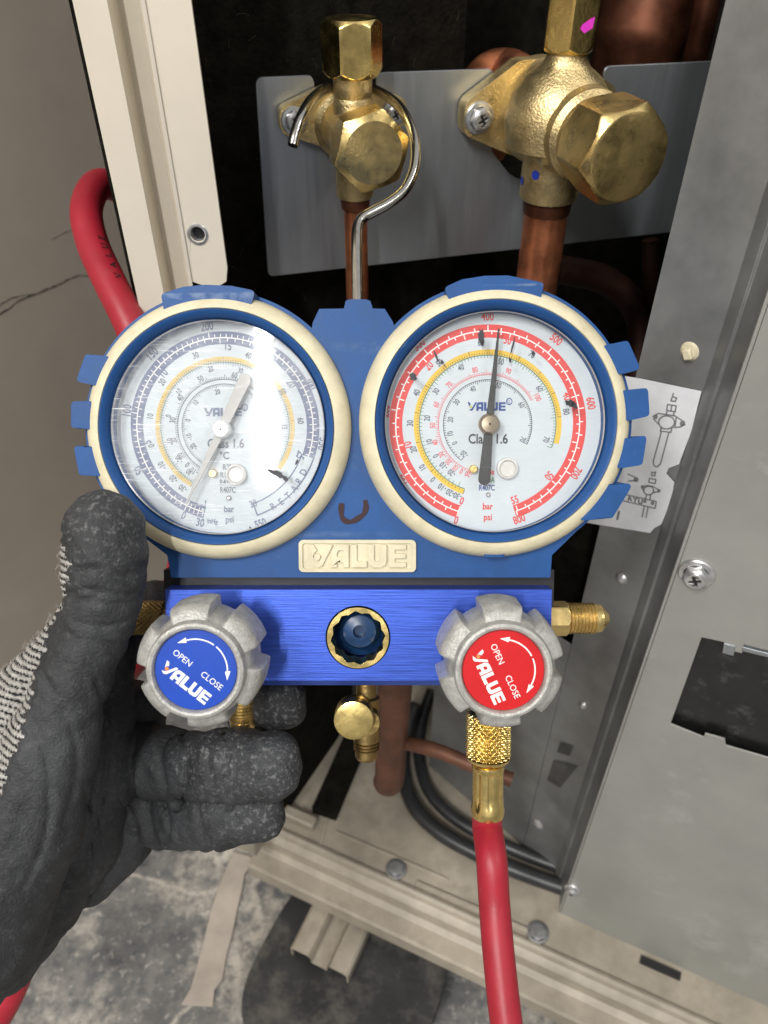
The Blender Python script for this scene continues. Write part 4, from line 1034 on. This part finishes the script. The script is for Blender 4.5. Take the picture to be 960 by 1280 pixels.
for t, x, y in (('30', 421, 268), ('40', 585, 268), ('20', 315, 350), ('10', 275, 455), ('0', 276, 548), ('-10', 308, 610), ('-20', 343, 652), ('-30', 372, 682), ('50', 690, 380), ('60', 745, 470)): D.lab(t, x, y, 17, 'p_grey')
for t, x, y in (('20', 467, 310), ('10', 367, 378), ('0', 332, 455), ('-10', 335, 535), ('-20', 362, 590), ('-30', 395, 632), ('15', 695, 490), ('30', 560, 315)): D.lab(t, x, y, 15, 'p_grey')
for t, x, y in (('50', 435, 340), ('60', 541, 329), ('40', 370, 399), ('30', 345, 468), ('20', 347, 532), ('10', 366, 578), ('0', 388, 607), ('-10', 408, 628)): D.lab(t, x, y, 16, 'p_grey')
for t, x, y in (('20', 487, 380), ('10', 419, 413), ('0', 393, 468), ('-10', 396, 520), ('-20', 409, 551)): D.lab(t, x, y, 14, 'p_grey')
D.lab('Class 1.6', 510, 540, 25, 'p_grey', 0, .8); D.lab('\u00b0C', 505, 578, 20, 'p_grey', 0, .9)
for k, t in enumerate(('R22', 'R134a', 'R410A', 'R407C')): D.lab(t, 514, 614 + 24 * k, 16, 'p_grey', 0, .7)
q = D.C(503, 443); logo(D.mb, T((q.x, q.y, 0)), 118 / 295 * D.R, PM.index('p_navy'), PM.index('p_grey'), D.z); D.lab('\u00ae', 571, 429, 18, 'p_navy', 0, .9)
obj('dial_print', D.mb, PM, gl_)
D.c0 = (503, 497)
D.o = L(280, 537, ZD)
D.o = Vector((D.o.x, D.o.y, ZD))
needle(gl_, D, (388, 727), (576, 346), 3.0, 14, 19, 'needle_silver', 'hub_white', 27)
pins(gl_, D, (540, 637), (468, 633))
u = D.R / D.Rc; p = D.C(515, 711); mb = MB(); disc(mb, (p.x, p.y, 0), [(9 * u, ZD), (8 * u, ZD + .0006), (4 * u, ZD + .001)], 16); obj('dial_screw', mb, 'zinc', gl_)
marks(gl_, D, [((648, 627), 14, 8, -25), ((672, 637), 18, 9, -25), ((694, 652), 9, 6, -50), ((730, 598), 4, 9, -20), ((580, 805), 3, 3, 0)])

# ---- metal block
zf0, zbk = -.004, -.034
bl0, bl1 = L(209, 851, zf0), L(690, 737, zf0)
sc_ = L(447.5, 797, zf0)
mb = MB(); kf = K(zf0)
mb.plate([[(bl0.x, bl0.y), (bl1.x, bl0.y), (bl1.x, bl1.y), (bl0.x, bl1.y)], circ(sc_, 41 * kf, 72)], zbk, zf0)
# chamfered lower edge strip
c2 = L(209, 858, zf0 - .001)
mb.add([(bl0.x, bl0.y - .00001, zf0), (bl1.x, bl0.y - .00001, zf0), (bl1.x, c2.y, zf0 - .0022), (bl0.x, c2.y, zf0 - .0022), (bl0.x, c2.y, zbk), (bl1.x, c2.y, zbk)], [(0, 3, 2, 1), (3, 4, 5, 2)])
block = obj('manifold_block', mb, 'block', man, bevel=.0004)
# black bar between block and boot, widened to darken the shaded gap
mb = MB(); q0, q1 = L(214, 745, -.02), L(686, 715, -.02); mb.box(((q0.x + q1.x) / 2, (q0.y + q1.y) / 2, -.0215), ((q1.x - q0.x) / 2, (q1.y - q0.y) / 2 + .002, .0095)); obj('gap_shade_bar', mb, 'black', man)
# sight glass
mb = MB(); star = []
for i in range(48):
    t = 2 * math.pi * i / 48; ph = (i % 4) / 4; rr = 31.5 + 3.2 * abs(ph - .5) * 2
    star.append((rr * kf * math.cos(t + .1), rr * kf * math.sin(t + .1)))
mb.plate([circ((0, 0), 39.3 * kf, 72), star], zf0 - .007, zf0 + .0006, T((sc_.x, sc_.y, 0)))
sg = obj('sight_glass', mb, 'brass_bright', man, bevel=.0004, angle=30)
mb = MB(); dz = zf0 - .0095; kf2 = K(dz)
mb.lathe([(40 * kf, zf0 - .012), (32 * kf, zf0 - .0115), (27 * kf, zf0 - .0105), (25 * kf, zf0 - .006), (21 * kf, zf0 - .0040), (10 * kf, zf0 - .0030), (8.5 * kf, zf0 - .0030), (7.5 * kf, zf0 - .006), (.1 * kf, zf0 - .006)], T((sc_.x + 1.5 * kf, sc_.y + 4 * kf, 0)), 64, 0, False, True)
obj('dome', mb, 'dome', sg)

# ---- knobs
def knob(cx, cy, lm, rot, trot, label, s_=1.0):
    zt = .027; c = L(cx, cy, zt); k = K(zt) * s_
    # (radius of lobe, radius of notch, z mm)
    prof = [(52.5, 52.5, -1.2), (53, 53, .2), (55, 55, .9), (58, 58, 1.1), (61.5, 61.5, .8), (63.5, 63.5, -.4), (64, 64, -1.6), (72, 66, -2.2), (79, 68.5, -3.2), (81.5, 69.5, -4.4), (82.5, 70.5, -6), (84, 71, -16), (83, 70, -18.2), (80, 68, -19), (40, 40, -19.2)]
    mb = MB(); seg = 288; rows = []
    for (a, b, z) in prof:
        row = []
        for j in range(seg):
            t = 2 * math.pi * j / seg; ph = ((t - R(rot)) / R(60) + .5) % 1 - .5      # 0 at lobe centre
            e = max(0, min(1, (.335 - abs(ph)) / .05 + .5)); e = e * e * (3 - 2 * e)
            r = (b + (a - b) * e) * k
            row.append(Vector((c.x + r * math.cos(t), c.y + r * math.sin(t), zt + z / 1000)))
        rows.append(row)
    mb.grid(rows, True, 0, True, True)
    ko = obj('knob', mb, 'knob', man, angle=38); ko['label'] = label
    mb = MB(); mb.lathe([(14 * k, -.004), (14 * k, zt - .018)], T((c.x, c.y, 0)), 32, 0, True, True); obj('stem', mb, 'black', ko)
    mb = MB(); mb.lathe([(52.3 * k, zt - .0011), (52.3 * k, zt - .0005), (51.8 * k, zt - .0003), (.1 * k, zt - .0003)], T((c.x, c.y, 0)), 72, 0, False, True); obj('label_disc', mb, lm, ko)
    mb = MB(); f = T((c.x, c.y, 0)) @ Matrix.Rotation(R(trot), 4, 'Z'); r0 = 52 * k; z = zt - .00022
    text(mb, 'OPEN', f @ T((-.44 * r0, .04 * r0, 0)), .155 * r0, 0, .95, z, .0, 'c'); text(mb, 'CLOSE', f @ T((.47 * r0, .04 * r0, 0)), .155 * r0, 0, .95, z)
    logo(mb, f @ T((0, -.405 * r0, 0)), 1.40 * r0, 0, 1, z, 1.0)
    def arcband(a0, a1):
        n = 24; pa = []; pb = []
        for i in range(n + 1):
            a = R(a0 + (a1 - a0) * i / n); w_ = .017
            pa.append(f @ Vector(((.775 - w_) * r0 * math.cos(a), (.775 - w_) * r0 * math.sin(a), z))); pb.append(f @ Vector(((.775 + w_) * r0 * math.cos(a), (.775 + w_) * r0 * math.sin(a), z)))
        mb.add(pa + pb, [(i, i + 1, n + 2 + i, n + 1 + i) for i in range(n)])
    def head(a, s2):
        u_ = Vector((math.cos(R(a)), math.sin(R(a)), 0)); t_ = Vector((-u_.y, u_.x, 0)) * s2; p = u_ * .775 * r0
        mb.add([f @ (q + Vector((0, 0, z))) for q in (p + t_ * .22 * r0, p + u_ * .075 * r0 - t_ * .02 * r0, p - t_ * .0 * r0 - u_ * .06 * r0)], [(0, 1, 2)])
    arcband(146, 93); arcband(88, 36); head(146, 1); head(36, -1)
    obj('label_print', mb, ['white', 'orange'], ko)
    return ko
knob(244.5, 838, 'blue_label', 98, -39, 'grey knob with blue OPEN CLOSE disc')
knob(629.5, 838.5, 'red_label', 30, -65, 'grey knob with red OPEN CLOSE disc')

# ---- ports
zp = -.019
def xframe(p, s_=1): return axis_frame(p, (s_, 0, 0), (0, 0, 1))
def yframe(p): return axis_frame(p, (0, -1, 0), (0, 0, 1))
kp = K(zp)
mb = MB(); a = L(690, 773, zp); f = xframe((bl1.x - .0005, a.y, zp))
xl = lambda px: L(px, 773, zp).x - (bl1.x - .0005)
hexcap(mb, f, 22.5 * kp, xl(709), .0008, 20 * kp, 0, 72, .2)
thread(mb, f @ T((0, 0, xl(709))), 20 * kp, xl(745) - xl(709), .00115, .0006)
mb.lathe([(17.5 * kp, xl(744)), (18 * kp, xl(747)), (17 * kp, xl(751)), (9 * kp, xl(758)), (7 * kp, xl(760)), (6 * kp, xl(757))], f, 40, 0, True, True)
o = obj('flare_port', mb, 'brass', man, angle=30); o['label'] = 'threaded brass port on the right end of the block'
# left end: knurled coupling
mb = MB(); a = L(208, 772, zp); f = xframe((bl0.x + .0005, a.y, zp), -1)
mb.lathe([(15 * kp, 0), (15 * kp, .0014), (20 * kp, .0014), (20 * kp, .0032), (17 * kp, .0036), (17 * kp, .0046)], f, 48, 0, True, True)
knurl(mb, f @ T((0, 0, .0044)), 22 * kp, .013, 20, .0008, rows=48)
o = obj('knurled_cap', mb, 'brass_dull', man, angle=75); o['label'] = 'knurled brass cap on the left end of the block'
# lower left threaded port
ya = c2.y
mb = MB(); a = L(303, 880, zp); f = yframe((a.x, ya + .0005, zp)); yl = lambda py: ya + .0005 - L(300, py, zp).y
mb.lathe([(17 * kp, 0), (17 * kp, yl(868))], f, 32, 0, True, True); thread(mb, f @ T((0, 0, yl(868))), 16.5 * kp, yl(902) - yl(868), .0011, .0005); mb.lathe([(15.5 * kp, yl(901)), (15.5 * kp, yl(908)), (13 * kp, yl(914)), (6 * kp, yl(914))], f, 32, 0, True, True)
obj('flare_port', mb, 'brass', man, angle=30)['label'] = 'threaded brass port hanging below the blue knob'
# service port in the middle
mb = MB(); a = L(458, 880, zp); f = yframe((a.x, ya + .0005, zp))
mb.lathe([(13 * kp, 0), (13 * kp, yl(870)), (17 * kp, yl(872)), (17 * kp, yl(925)), (14 * kp, yl(926))], f, 32, 0, True, True)
thread(mb, f @ T((0, 0, yl(918))), 16.5 * kp, yl(940) - yl(918), .0011, .0005); mb.lathe([(14.5 * kp, yl(939)), (14.5 * kp, yl(945)), (12 * kp, yl(949)), (5 * kp, yl(949))], f, 32, 0, True, True)
b_ = L(458, 893, zp); mb.lathe([(17 * kp, 0), (17 * kp, .010)], T((b_.x, b_.y, zp - .002)), 40, 0, True, True)
sp = obj('service_port', mb, 'brass_dull', man, angle=30)
mb = MB(); zc = zp + .0125; b_ = L(442, 901, zc); kc = K(zc)
mb.lathe([(24 * kc, zc - .008), (25.5 * kc, zc - .007), (25.5 * kc, zc - .004), (24.5 * kc, zc - .0036), (25.5 * kc, zc - .0032), (25.5 * kc, zc - .0006), (25 * kc, zc - .0001), (23.5 * kc, zc), (.2 * kc, zc)], T((b_.x, b_.y, 0)), 64, 0, True, True)
obj('port_cap', mb, 'brass_bright', sp, angle=30)
# hidden right lower port (holds the hose nut)
mb = MB(); a = L(610, 880, zp); f = yframe((a.x, ya + .0005, zp)); mb.lathe([(17 * kp, 0), (17 * kp, yl(905))], f, 32, 0, True, True); obj('flare_port', mb, 'brass_dull', man)['label'] = 'brass port behind the red knob'

# ---- hanging hook
mb = MB()
hk = [at_d(447, 388, .2425), at_d(447, 374, .2435), at_d(446.5, 345, .2465), at_d(446, 310, .250), at_d(447, 285, .253), at_d(453, 273, .2545), at_d(466, 265, .2560), at_d(488, 253, .2580), at_d(507, 236, .260), at_d(518, 210, .262),
      at_d(519, 182, .265), at_d(512, 155, .271), at_d(497, 131, .281), at_d(474, 115, .291), at_d(450, 107, .298), at_d(425, 107, .298), at_d(406, 112, .285), at_d(389, 125, .271), at_d(377, 145, .262), at_d(370, 165, .260), at_d(366, 182, .260)]
hk = [MANI @ p for p in hk]
mb.tube(catmull(hk, 8), 7.0 * .25 / F, 20)
obj('hanging_hook', mb, 'steel', man, angle=50)

# ================================================================== HOSES
hose = empty('charging_hose', T(at_d(611, 925, .252)), 'red hose hanging from a knurled brass nut below the red knob', 'hose')
mh = MAN @ Vector((0, 0, 0))
down = (MAN.to_3x3() @ Vector((0, -1, 0))); a_w = MAN @ Vector((L(611, 890, zp).x, L(611, 890, zp).y, zp))
xw = MAN.to_3x3() @ Vector((1, 0, 0))
f = axis_frame(a_w, down, xw)
yy = lambda py: L(611, 890, zp).y - L(611, py, zp).y
mb = MB(); knurl(mb, f, 29 * kp, yy(946), 21, .0011, rows=100, seg=336)
mb.lathe([(28.5 * kp, yy(945)), (28 * kp, yy(948)), (24 * kp, yy(951)), (14 * kp, yy(951.5))], f, 64, 0, False, True)
obj('knurled_nut', mb, 'brass_bright', hose, True, angle=75)
mb = MB(); mb.lathe([(13 * kp, yy(948)), (13 * kp, yy(957))], f, 32, 0, True, True); obj('stem', mb, 'brass_dull', hose, True)
def flute(t, k, r): return r - (1.9 * kp * max(0, math.cos(8 * t)) ** 2 if 3 <= k <= 12 else 0)
pf_ = [(17 * kp, yy(953)), (20.5 * kp, yy(955)), (21 * kp, yy(959)), (20 * kp, yy(963))] + [(19.8 * kp, yy(963 + 4.2 * i)) for i in range(9)] + [(20.5 * kp, yy(1004)), (21.5 * kp, yy(1010)), (21.5 * kp, yy(1016)), (20 * kp, yy(1020)), (16 * kp, yy(1020))]
mb = MB(); mb.lathe(pf_, f, 128, 0, True, True, flute); obj('ferrule', mb, 'brass_bright', hose, True, angle=50)
e = f @ Vector((0, 0, yy(1017)))
hp = [e, e + down * .005, at_d(614.5, 1075, .2545), at_d(618, 1130, .2525), at_d(624, 1200, .2475), at_d(633, 1280, .242), at_d(644, 1350, .238), at_d(660, 1440, .235)]
mb = MB(); mb.tube(catmull(hp, 12), 19.6 * kp, 40); obj('hose_tube', mb, 'hose', hose, True)
# second hose, behind
pts = [(190, 262, .345), (150, 236, .335), (122, 232, .32), (108, 262, .305), (116, 305, .298), (136, 350, .292), (165, 410, .288), (200, 500, .290), (226, 600, .296), (232, 690, .300), (205, 775, .306), (140, 860, .312), (95, 970, .316), (60, 1090, .32), (20, 1222, .32), (-14, 1290, .32), (-60, 1380, .32)]
P_ = [at_d(*p) for p in pts]
mb = MB(); mb.tube(catmull(P_, 12), .0062, 36)
h2 = tagp(obj('refrigerant_hose', mb, 'hose'), 'red hose looping from behind the pale post and behind the glove', 'hose')
# printed words on the hose
mb = MB()
cv = catmull(P_, 12)
def hose_text(mb, s, i0, side_px, size):
    p = cv[i0]; t = (cv[i0 + 1] - cv[i0 - 1]).normalized(); tocam = (CAMM.translation - p); n_ = (tocam - t * tocam.dot(t)).normalized(); b = t.cross(n_).normalized()
    n_ = (n_ * math.cos(R(side_px)) + b * math.sin(R(side_px))); 
    for k, ch in enumerate(s):
        j = i0 - 3 * k; p = cv[j]; t = (cv[j + 1] - cv[j - 1]).normalized(); tc_ = CAMM.translation - p; n0 = (tc_ - t * tc_.dot(t)).normalized(); b = t.cross(n0).normalized(); n1 = n0 * math.cos(R(side_px)) + b * math.sin(R(side_px))
        text(mb, ch, axis_frame(p + n1 * .00628, n1, -t), size, 0, 1.1, 0, .03)
hose_text(mb, 'VALUE', 62, -38, .0026)
obj('hose_print', mb, 'ink_brown', h2, True)

# ================================================================== GLOVED HAND
def hand():
    def c(px, py, d, rpx): p = CAMM.inverted() @ at_d(px, py, d); return (p.x, p.y, p.z, rpx * d / F)
    groups = [
        # thumb with its base
        (.006, [(130, 662, .2185, 50), (130, 694, .2185, 52), (129, 730, .220, 50), (122, 775, .222, 45), (90, 850, .222, 45), (64, 930, .224, 58), (22, 1030, .226, 80), (-50, 1150, .23, 104), (-140, 1250, .235, 120)]),
        # back of the hand
        (.004, [(110, 765, .232, 36), (76, 832, .236, 46), (20, 905, .240, 66), (-60, 985, .245, 95)]),
        # palm fold beside it
        (.006, [(138, 810, .262, 30), (124, 890, .262, 42), (118, 975, .262, 48), (94, 1055, .260, 52), (50, 1120, .258, 54), (-5, 1180, .256, 62)]),
        # finger base pad
        (.006, [(165, 890, .284, 40), (165, 985, .279, 46), (146, 1050, .274, 42), (108, 1092, .272, 40)]),
        # index: behind the block, tip below it
        (.006, [(150, 790, .272, 42), (190, 762, .285, 34), (250, 800, .288, 34), (310, 868, .272, 32), (352, 880, .262, 31)]),
        # middle
        (.004, [(165, 945, .272, 42), (208, 955, .268, 42), (232, 957, .264, 40), (285, 957, .252, 44), (300, 957, .250, 42.5), (335, 957, .247, 42)]),
        # ring
        (.004, [(168, 1005, .274, 40), (212, 1022, .270, 36), (238, 1024, .266, 34), (268, 1024, .260, 35), (280, 1023, .259, 33.5), (325, 1018, .256, 31)]),
        # little finger, folded behind
        (.005, [(165, 1010, .29, 30), (215, 1005, .298, 30), (270, 1000, .292, 28), (300, 1000, .286, 26)]),
    ]
    G = [(k, [c(*q) for q in ch]) for k, ch in groups]
    allp = np.array([q for _, ch in G for q in ch])
    lo = (allp[:, :3] - allp[:, 3:4]).min(0) - .004; hi = (allp[:, :3] + allp[:, 3:4]).max(0) + .004
    lo[0] = max(lo[0], c(-70, 900, .25, 1)[0]); lo[1] = max(lo[1], c(0, 1370, .25, 1)[1])
    h = .00085
    N = np.ceil((hi - lo) / h).astype(int) + 1
    X, Y, Z = np.meshgrid(*[lo[i] + h * np.arange(N[i], dtype=np.float32) for i in range(3)], indexing='ij')
    X = X.astype(np.float32); Y = Y.astype(np.float32); Z = Z.astype(np.float32)
    def smin(a, b, k):
        hh = np.clip(.5 + .5 * (b - a) / k, 0, 1); return b + (a - b) * hh - k * hh * (1 - hh)
    total = None
    for gi, (k, ch) in enumerate(G):
        d = None; pn_ = 2.0 if gi < 4 else 2.55; fz = 1.0 if gi < 4 else 1.16
        for a, b in zip(ch[:-1], ch[1:]):
            ax_, bx = np.array(a[:3]), np.array(b[:3]); ab = bx - ax_; L2 = float(ab @ ab)
            t = np.clip(((X - ax_[0]) * ab[0] + (Y - ax_[1]) * ab[1] + (Z - ax_[2]) * ab[2]) / L2, 0, 1)
            ex, ey, ez = np.abs(X - ax_[0] - t * ab[0]), np.abs(Y - ax_[1] - t * ab[1]), np.abs(Z - ax_[2] - t * ab[2]) * fz
            q = (np.sqrt(ex ** 2 + ey ** 2 + ez ** 2) if pn_ == 2.0 else (ex ** pn_ + ey ** pn_ + ez ** pn_ + 1e-18) ** (1 / pn_)) - (a[3] + (b[3] - a[3]) * t)
            d = q if d is None else smin(d, q, .002)
        total = d if total is None else smin(total, d, .0009)
    V = total
    # gentle swell and wrinkles
    V = V + (.00028 * np.sin(X * 900 + Y * 350 + 2.5 * np.sin(Y * 260 + X * 130)) * np.sin(Y * 210 - X * 190 + Z * 300)).astype(np.float32)
    V = V + (.00035 * np.sin(X * 420 + 3 * np.sin(Y * 160)) * np.sin(Y * 380 + Z * 200)).astype(np.float32)
    # flexion creases of the coating
    def crease(p0, p1, dep, wd):
        a = np.array(c(*p0, 1)[:3]); b = np.array(c(*p1, 1)[:3]); ab = b - a
        t = np.clip(((X - a[0]) * ab[0] + (Y - a[1]) * ab[1] + (Z - a[2]) * ab[2]) / float(ab @ ab), 0, 1)
        dd = np.sqrt((X - a[0] - t * ab[0]) ** 2 + (Y - a[1] - t * ab[1]) ** 2 + (Z - a[2] - t * ab[2]) ** 2)
        return dep * np.exp(-(dd / wd) ** 2)
    def ring_crease(p, q, rad, dep, wd):
        a = np.array(c(*p, 1)[:3]); b = np.array(c(*q, 1)[:3]); ax_ = (b - a) / np.linalg.norm(b - a)
        dx, dy, dz_ = X - a[0], Y - a[1], Z - a[2]; sd = dx * ax_[0] + dy * ax_[1] + dz_ * ax_[2]
        sd = sd + .0008 * np.sin(dx * 260 + dy * 310)
        rr2 = dx * dx + dy * dy + dz_ * dz_
        return dep * np.exp(-(sd / wd) ** 2) * (rr2 < rad * rad)
    for p, q, rad, dep, wd in (((284, 957, .252), (335, 957, .247), .0150, .0011, .0011), ((231, 957, .264), (285, 957, .252), .0150, .0016, .0016),
                               ((267, 1024, .260), (325, 1018, .256), .0118, .0010, .0010), ((212, 1022, .270), (268, 1024, .260), .0120, .0014, .0014),
                               ((130, 741, .220), (130, 692, .2185), .0165, .0009, .0014), ((128, 708, .219), (130, 660, .2185), .0165, .0004, .0010), ((118, 786, .222), (130, 730, .220), .0165, .0008, .0018)):
        V = V + ring_crease(p, q, rad, dep, wd).astype(np.float32)
    # folds of the coating, followed along the line of sight
    PX = 480 - X / Z * F; PY = 640 + Y / Z * F
    def fold(pts, dep, wpx):
        q = [Vector(p) for p in catmull([(a, b, 0) for a, b in pts], 5)]; best = None
        for a, b in zip(q[:-1], q[1:]):
            ex, ey = b.x - a.x, b.y - a.y; l2 = ex * ex + ey * ey + 1e-9
            t = np.clip(((PX - a.x) * ex + (PY - a.y) * ey) / l2, 0, 1); dd = (PX - a.x - t * ex) ** 2 + (PY - a.y - t * ey) ** 2
            best = dd if best is None else np.minimum(best, dd)
        return (dep * np.exp(-best / (wpx * wpx))).astype(np.float32)
    for pts, dep, wp_ in (([(84, 741), (112, 737), (148, 744), (168, 741)], .0012, 2.6), ([(95, 713), (130, 709), (165, 717)], .0006, 2.2), ([(92, 778), (128, 783), (160, 776)], .0008, 3.0), ([(100, 640), (130, 650), (165, 642)], .0004, 3),
                         ([(60, 850), (86, 900), (96, 960), (80, 1030)], .0007, 4), ([(40, 900), (60, 960), (58, 1040), (30, 1110)], .0008, 4), ([(120, 850), (134, 900), (132, 970), (118, 1040)], .0009, 3.5), ([(106, 990), (112, 1050), (110, 1120)], .0010, 3),
                         ([(281, 916), (286, 940), (283, 965), (288, 998)], .0012, 2.2), ([(292, 925), (296, 950), (294, 975)], .0005, 2), ([(228, 918), (234, 950), (230, 1000)], .0014, 3), ([(310, 930), (335, 940), (362, 936)], .0004, 2.4), ([(318, 978), (345, 972), (366, 980)], .0004, 2.2),
                         ([(258, 1002), (264, 1025), (262, 1052)], .0010, 2.2), ([(206, 1003), (212, 1030), (208, 1056)], .0012, 2.6), ([(290, 1022), (320, 1018), (345, 1024)], .0004, 2.4), ([(150, 1000), (166, 1020), (172, 1046)], .0008, 2.6), ([(130, 930), (150, 945), (168, 940)], .0006, 3)):
        V = V + fold(pts, dep * 1.1, wp_)
    ins = V < 0
    # surface nets
    cs = [ins[i:N[0] - 1 + i, j:N[1] - 1 + j, k:N[2] - 1 + k] for i in (0, 1) for j in (0, 1) for k in (0, 1)]
    cnt = sum(a.astype(np.int8) for a in cs); act = (cnt > 0) & (cnt < 8)
    idx = -np.ones(act.shape, np.int64); A = np.argwhere(act); idx[act] = np.arange(len(A))
    acc = np.zeros((len(A), 3)); nn = np.zeros(len(A))
    off = [(i, j, k) for i in (0, 1) for j in (0, 1) for k in (0, 1)]
    vals = {o_: V[A[:, 0] + o_[0], A[:, 1] + o_[1], A[:, 2] + o_[2]] for o_ in off}
    for o1 in off:
        for ax_ in range(3):
            if o1[ax_] == 0:
                o2 = list(o1); o2[ax_] = 1; o2 = tuple(o2); v1, v2 = vals[o1], vals[o2]; m = (v1 < 0) != (v2 < 0)
                t = np.where(m, v1 / np.where(m, v1 - v2, 1), 0); p = np.array(o1)[None, :].repeat(len(A), 0).astype(float); p[:, ax_] += t
                acc[m] += p[m]; nn[m] += 1
    verts = lo + h * (A + acc / nn[:, None])
    faces = []
    for ax_ in range(3):
        s1 = [slice(None)] * 3; s2 = [slice(None)] * 3; s1[ax_] = slice(0, -1); s2[ax_] = slice(1, None)
        a, b = ins[tuple(s1)], ins[tuple(s2)]; ch = a != b
        E_ = np.argwhere(ch); o1, o2 = (ax_ + 1) % 3, (ax_ + 2) % 3
        ok = (E_[:, o1] > 0) & (E_[:, o2] > 0) & (E_[:, o1] < N[o1] - 1) & (E_[:, o2] < N[o2] - 1); E_ = E_[ok]
        q = []
        for d1, d2 in ((-1, -1), (0, -1), (0, 0), (-1, 0)):
            e_ = E_.copy(); e_[:, o1] += d1; e_[:, o2] += d2; q.append(idx[e_[:, 0], e_[:, 1], e_[:, 2]])
        q = np.stack(q, 1); fl_ = ~a[E_[:, 0], E_[:, 1], E_[:, 2]]; q[fl_] = q[fl_][:, ::-1]
        faces.append(q)
    faces = np.concatenate(faces); faces = faces[(faces >= 0).all(1)]
    # smooth once
    nb = np.zeros_like(verts); ct = np.zeros(len(verts))
    for i in range(4):
        a, b = faces[:, i], faces[:, (i + 1) % 4]; np.add.at(nb, a, verts[b]); np.add.at(nb, b, verts[a]); np.add.at(ct, a, 1); np.add.at(ct, b, 1)
    verts = verts * .4 + .6 * nb / np.maximum(ct, 1)[:, None]
    return verts, faces
hv, hf = hand()
ho = empty('gloved_hand', CAMM @ T(Vector((-.09, -.1, -.23))), 'left hand in a black coated work glove holding the manifold, thumb up', 'hand')
fc3 = hv[hf].mean(1); pxx = 480 + fc3[:, 0] / -fc3[:, 2] * F; pyy = 640 - fc3[:, 1] / -fc3[:, 2] * F
by = np.array([560, 690, 706, 738, 776, 796, 832, 868, 898, 930, 960, 1000, 1400]); bx = np.array([60, 80, 86, 83, 68, 59, 47, 38, 32, 22, 10, -3, -300])
edge = np.interp(pyy, by, bx) + 2.5 * np.sin(pyy * .35) + 2 * np.sin(pyy * .11)
nv_ = np.zeros_like(hv); fa = np.cross(hv[hf[:, 1]] - hv[hf[:, 0]], hv[hf[:, 2]] - hv[hf[:, 0]])
for i in range(4): np.add.at(nv_, hf[:, i], fa)
nv_ /= np.maximum(np.linalg.norm(nv_, axis=1), 1e-12)[:, None]
if (nv_ * (hv - hv.mean(0))).sum(1).mean() < 0: nv_ = -nv_
kn_ = np.zeros(len(hv), bool); kn_[hf[pxx < edge].ravel()] = True
hv = hv - nv_ * (kn_ * .0007)[:, None]           # the coating stands proud of the knit
inv = (WM['gloved_hand'].inverted() @ CAMM)
me = bpy.data.meshes.new('glove'); Rm = np.array(inv.to_3x3()); tv = np.array(inv.translation)
me.from_pydata((hv @ Rm.T + tv).tolist(), [], hf.tolist())
me.materials.append(M['glove']); me.materials.append(M['knit'])
fc3 = hv[hf].mean(1); pxx = 480 + fc3[:, 0] / -fc3[:, 2] * F; pyy = 640 - fc3[:, 1] / -fc3[:, 2] * F
# knit back of the glove: left of the edge of the coating, and everything behind the thumb
by = np.array([560, 690, 706, 738, 776, 796, 832, 868, 898, 930, 960, 1000, 1400]); bx = np.array([60, 80, 86, 83, 68, 59, 47, 38, 32, 22, 10, -3, -300])
edge = np.interp(pyy, by, bx) + 2.5 * np.sin(pyy * .35) + 2 * np.sin(pyy * .11)
me.polygons.foreach_set('material_index', (pxx < edge).astype(np.int32)); me.polygons.foreach_set('use_smooth', [True] * len(me.polygons))
tips = [c_ for c_ in ((372, 957, .238), (345, 1020, .25), (372, 882, .255), (250, 935, .245), (120, 630, .21), (300, 940, .24))]
tp = np.array([tuple(CAMM.inverted() @ at_d(*q)) for q in tips]); dmin = np.sqrt(((hv[:, None, :] - tp[None]) ** 2).sum(2)).min(1)
at_ = me.attributes.new('dust', 'FLOAT', 'POINT'); at_.data.foreach_set('value', np.exp(-(dmin / .017) ** 2).astype(np.float32))
me.update()
go = bpy.data.objects.new('glove', me); link(go, ho)

rk = random.Random(5); nrm_ = np.zeros_like(hv)
fa = np.cross(hv[hf[:, 1]] - hv[hf[:, 0]], hv[hf[:, 2]] - hv[hf[:, 0]])
for i in range(4): np.add.at(nrm_, hf[:, i], fa)
nrm_ /= np.maximum(np.linalg.norm(nrm_, axis=1), 1e-12)[:, None]
kf_ = np.where((pxx < edge) & (pxx > -30) & (pyy > 650) & (pyy < 1010))[0]
mb = MB()
c_out = -1 if (nrm_ * (hv - hv.mean(0))).sum(1).mean() < 0 else 1
for k in range(420):
    fi = int(kf_[rk.randrange(len(kf_))]); p = Vector(hv[hf[fi, 0]]); nv = Vector(nrm_[hf[fi, 0]]) * c_out; t_ = nv.orthogonal().normalized(); t_.rotate(Matrix.Rotation(rk.uniform(0, 6.28), 3, nv))
    ln = rk.uniform(.0008, .0026); pts = [p - nv * .0002, p + nv * ln * .35 + t_ * ln * .2, p + nv * ln * .5 + t_ * ln * .6, p + nv * ln * rk.uniform(.3, .7) + t_ * ln]
    mb.tube([CAMM @ q for q in pts], .00005, 3, 0, False)
o = obj('loose_fibres', mb, 'lint', ho, True, weld=1); o['kind'] = 'stuff'
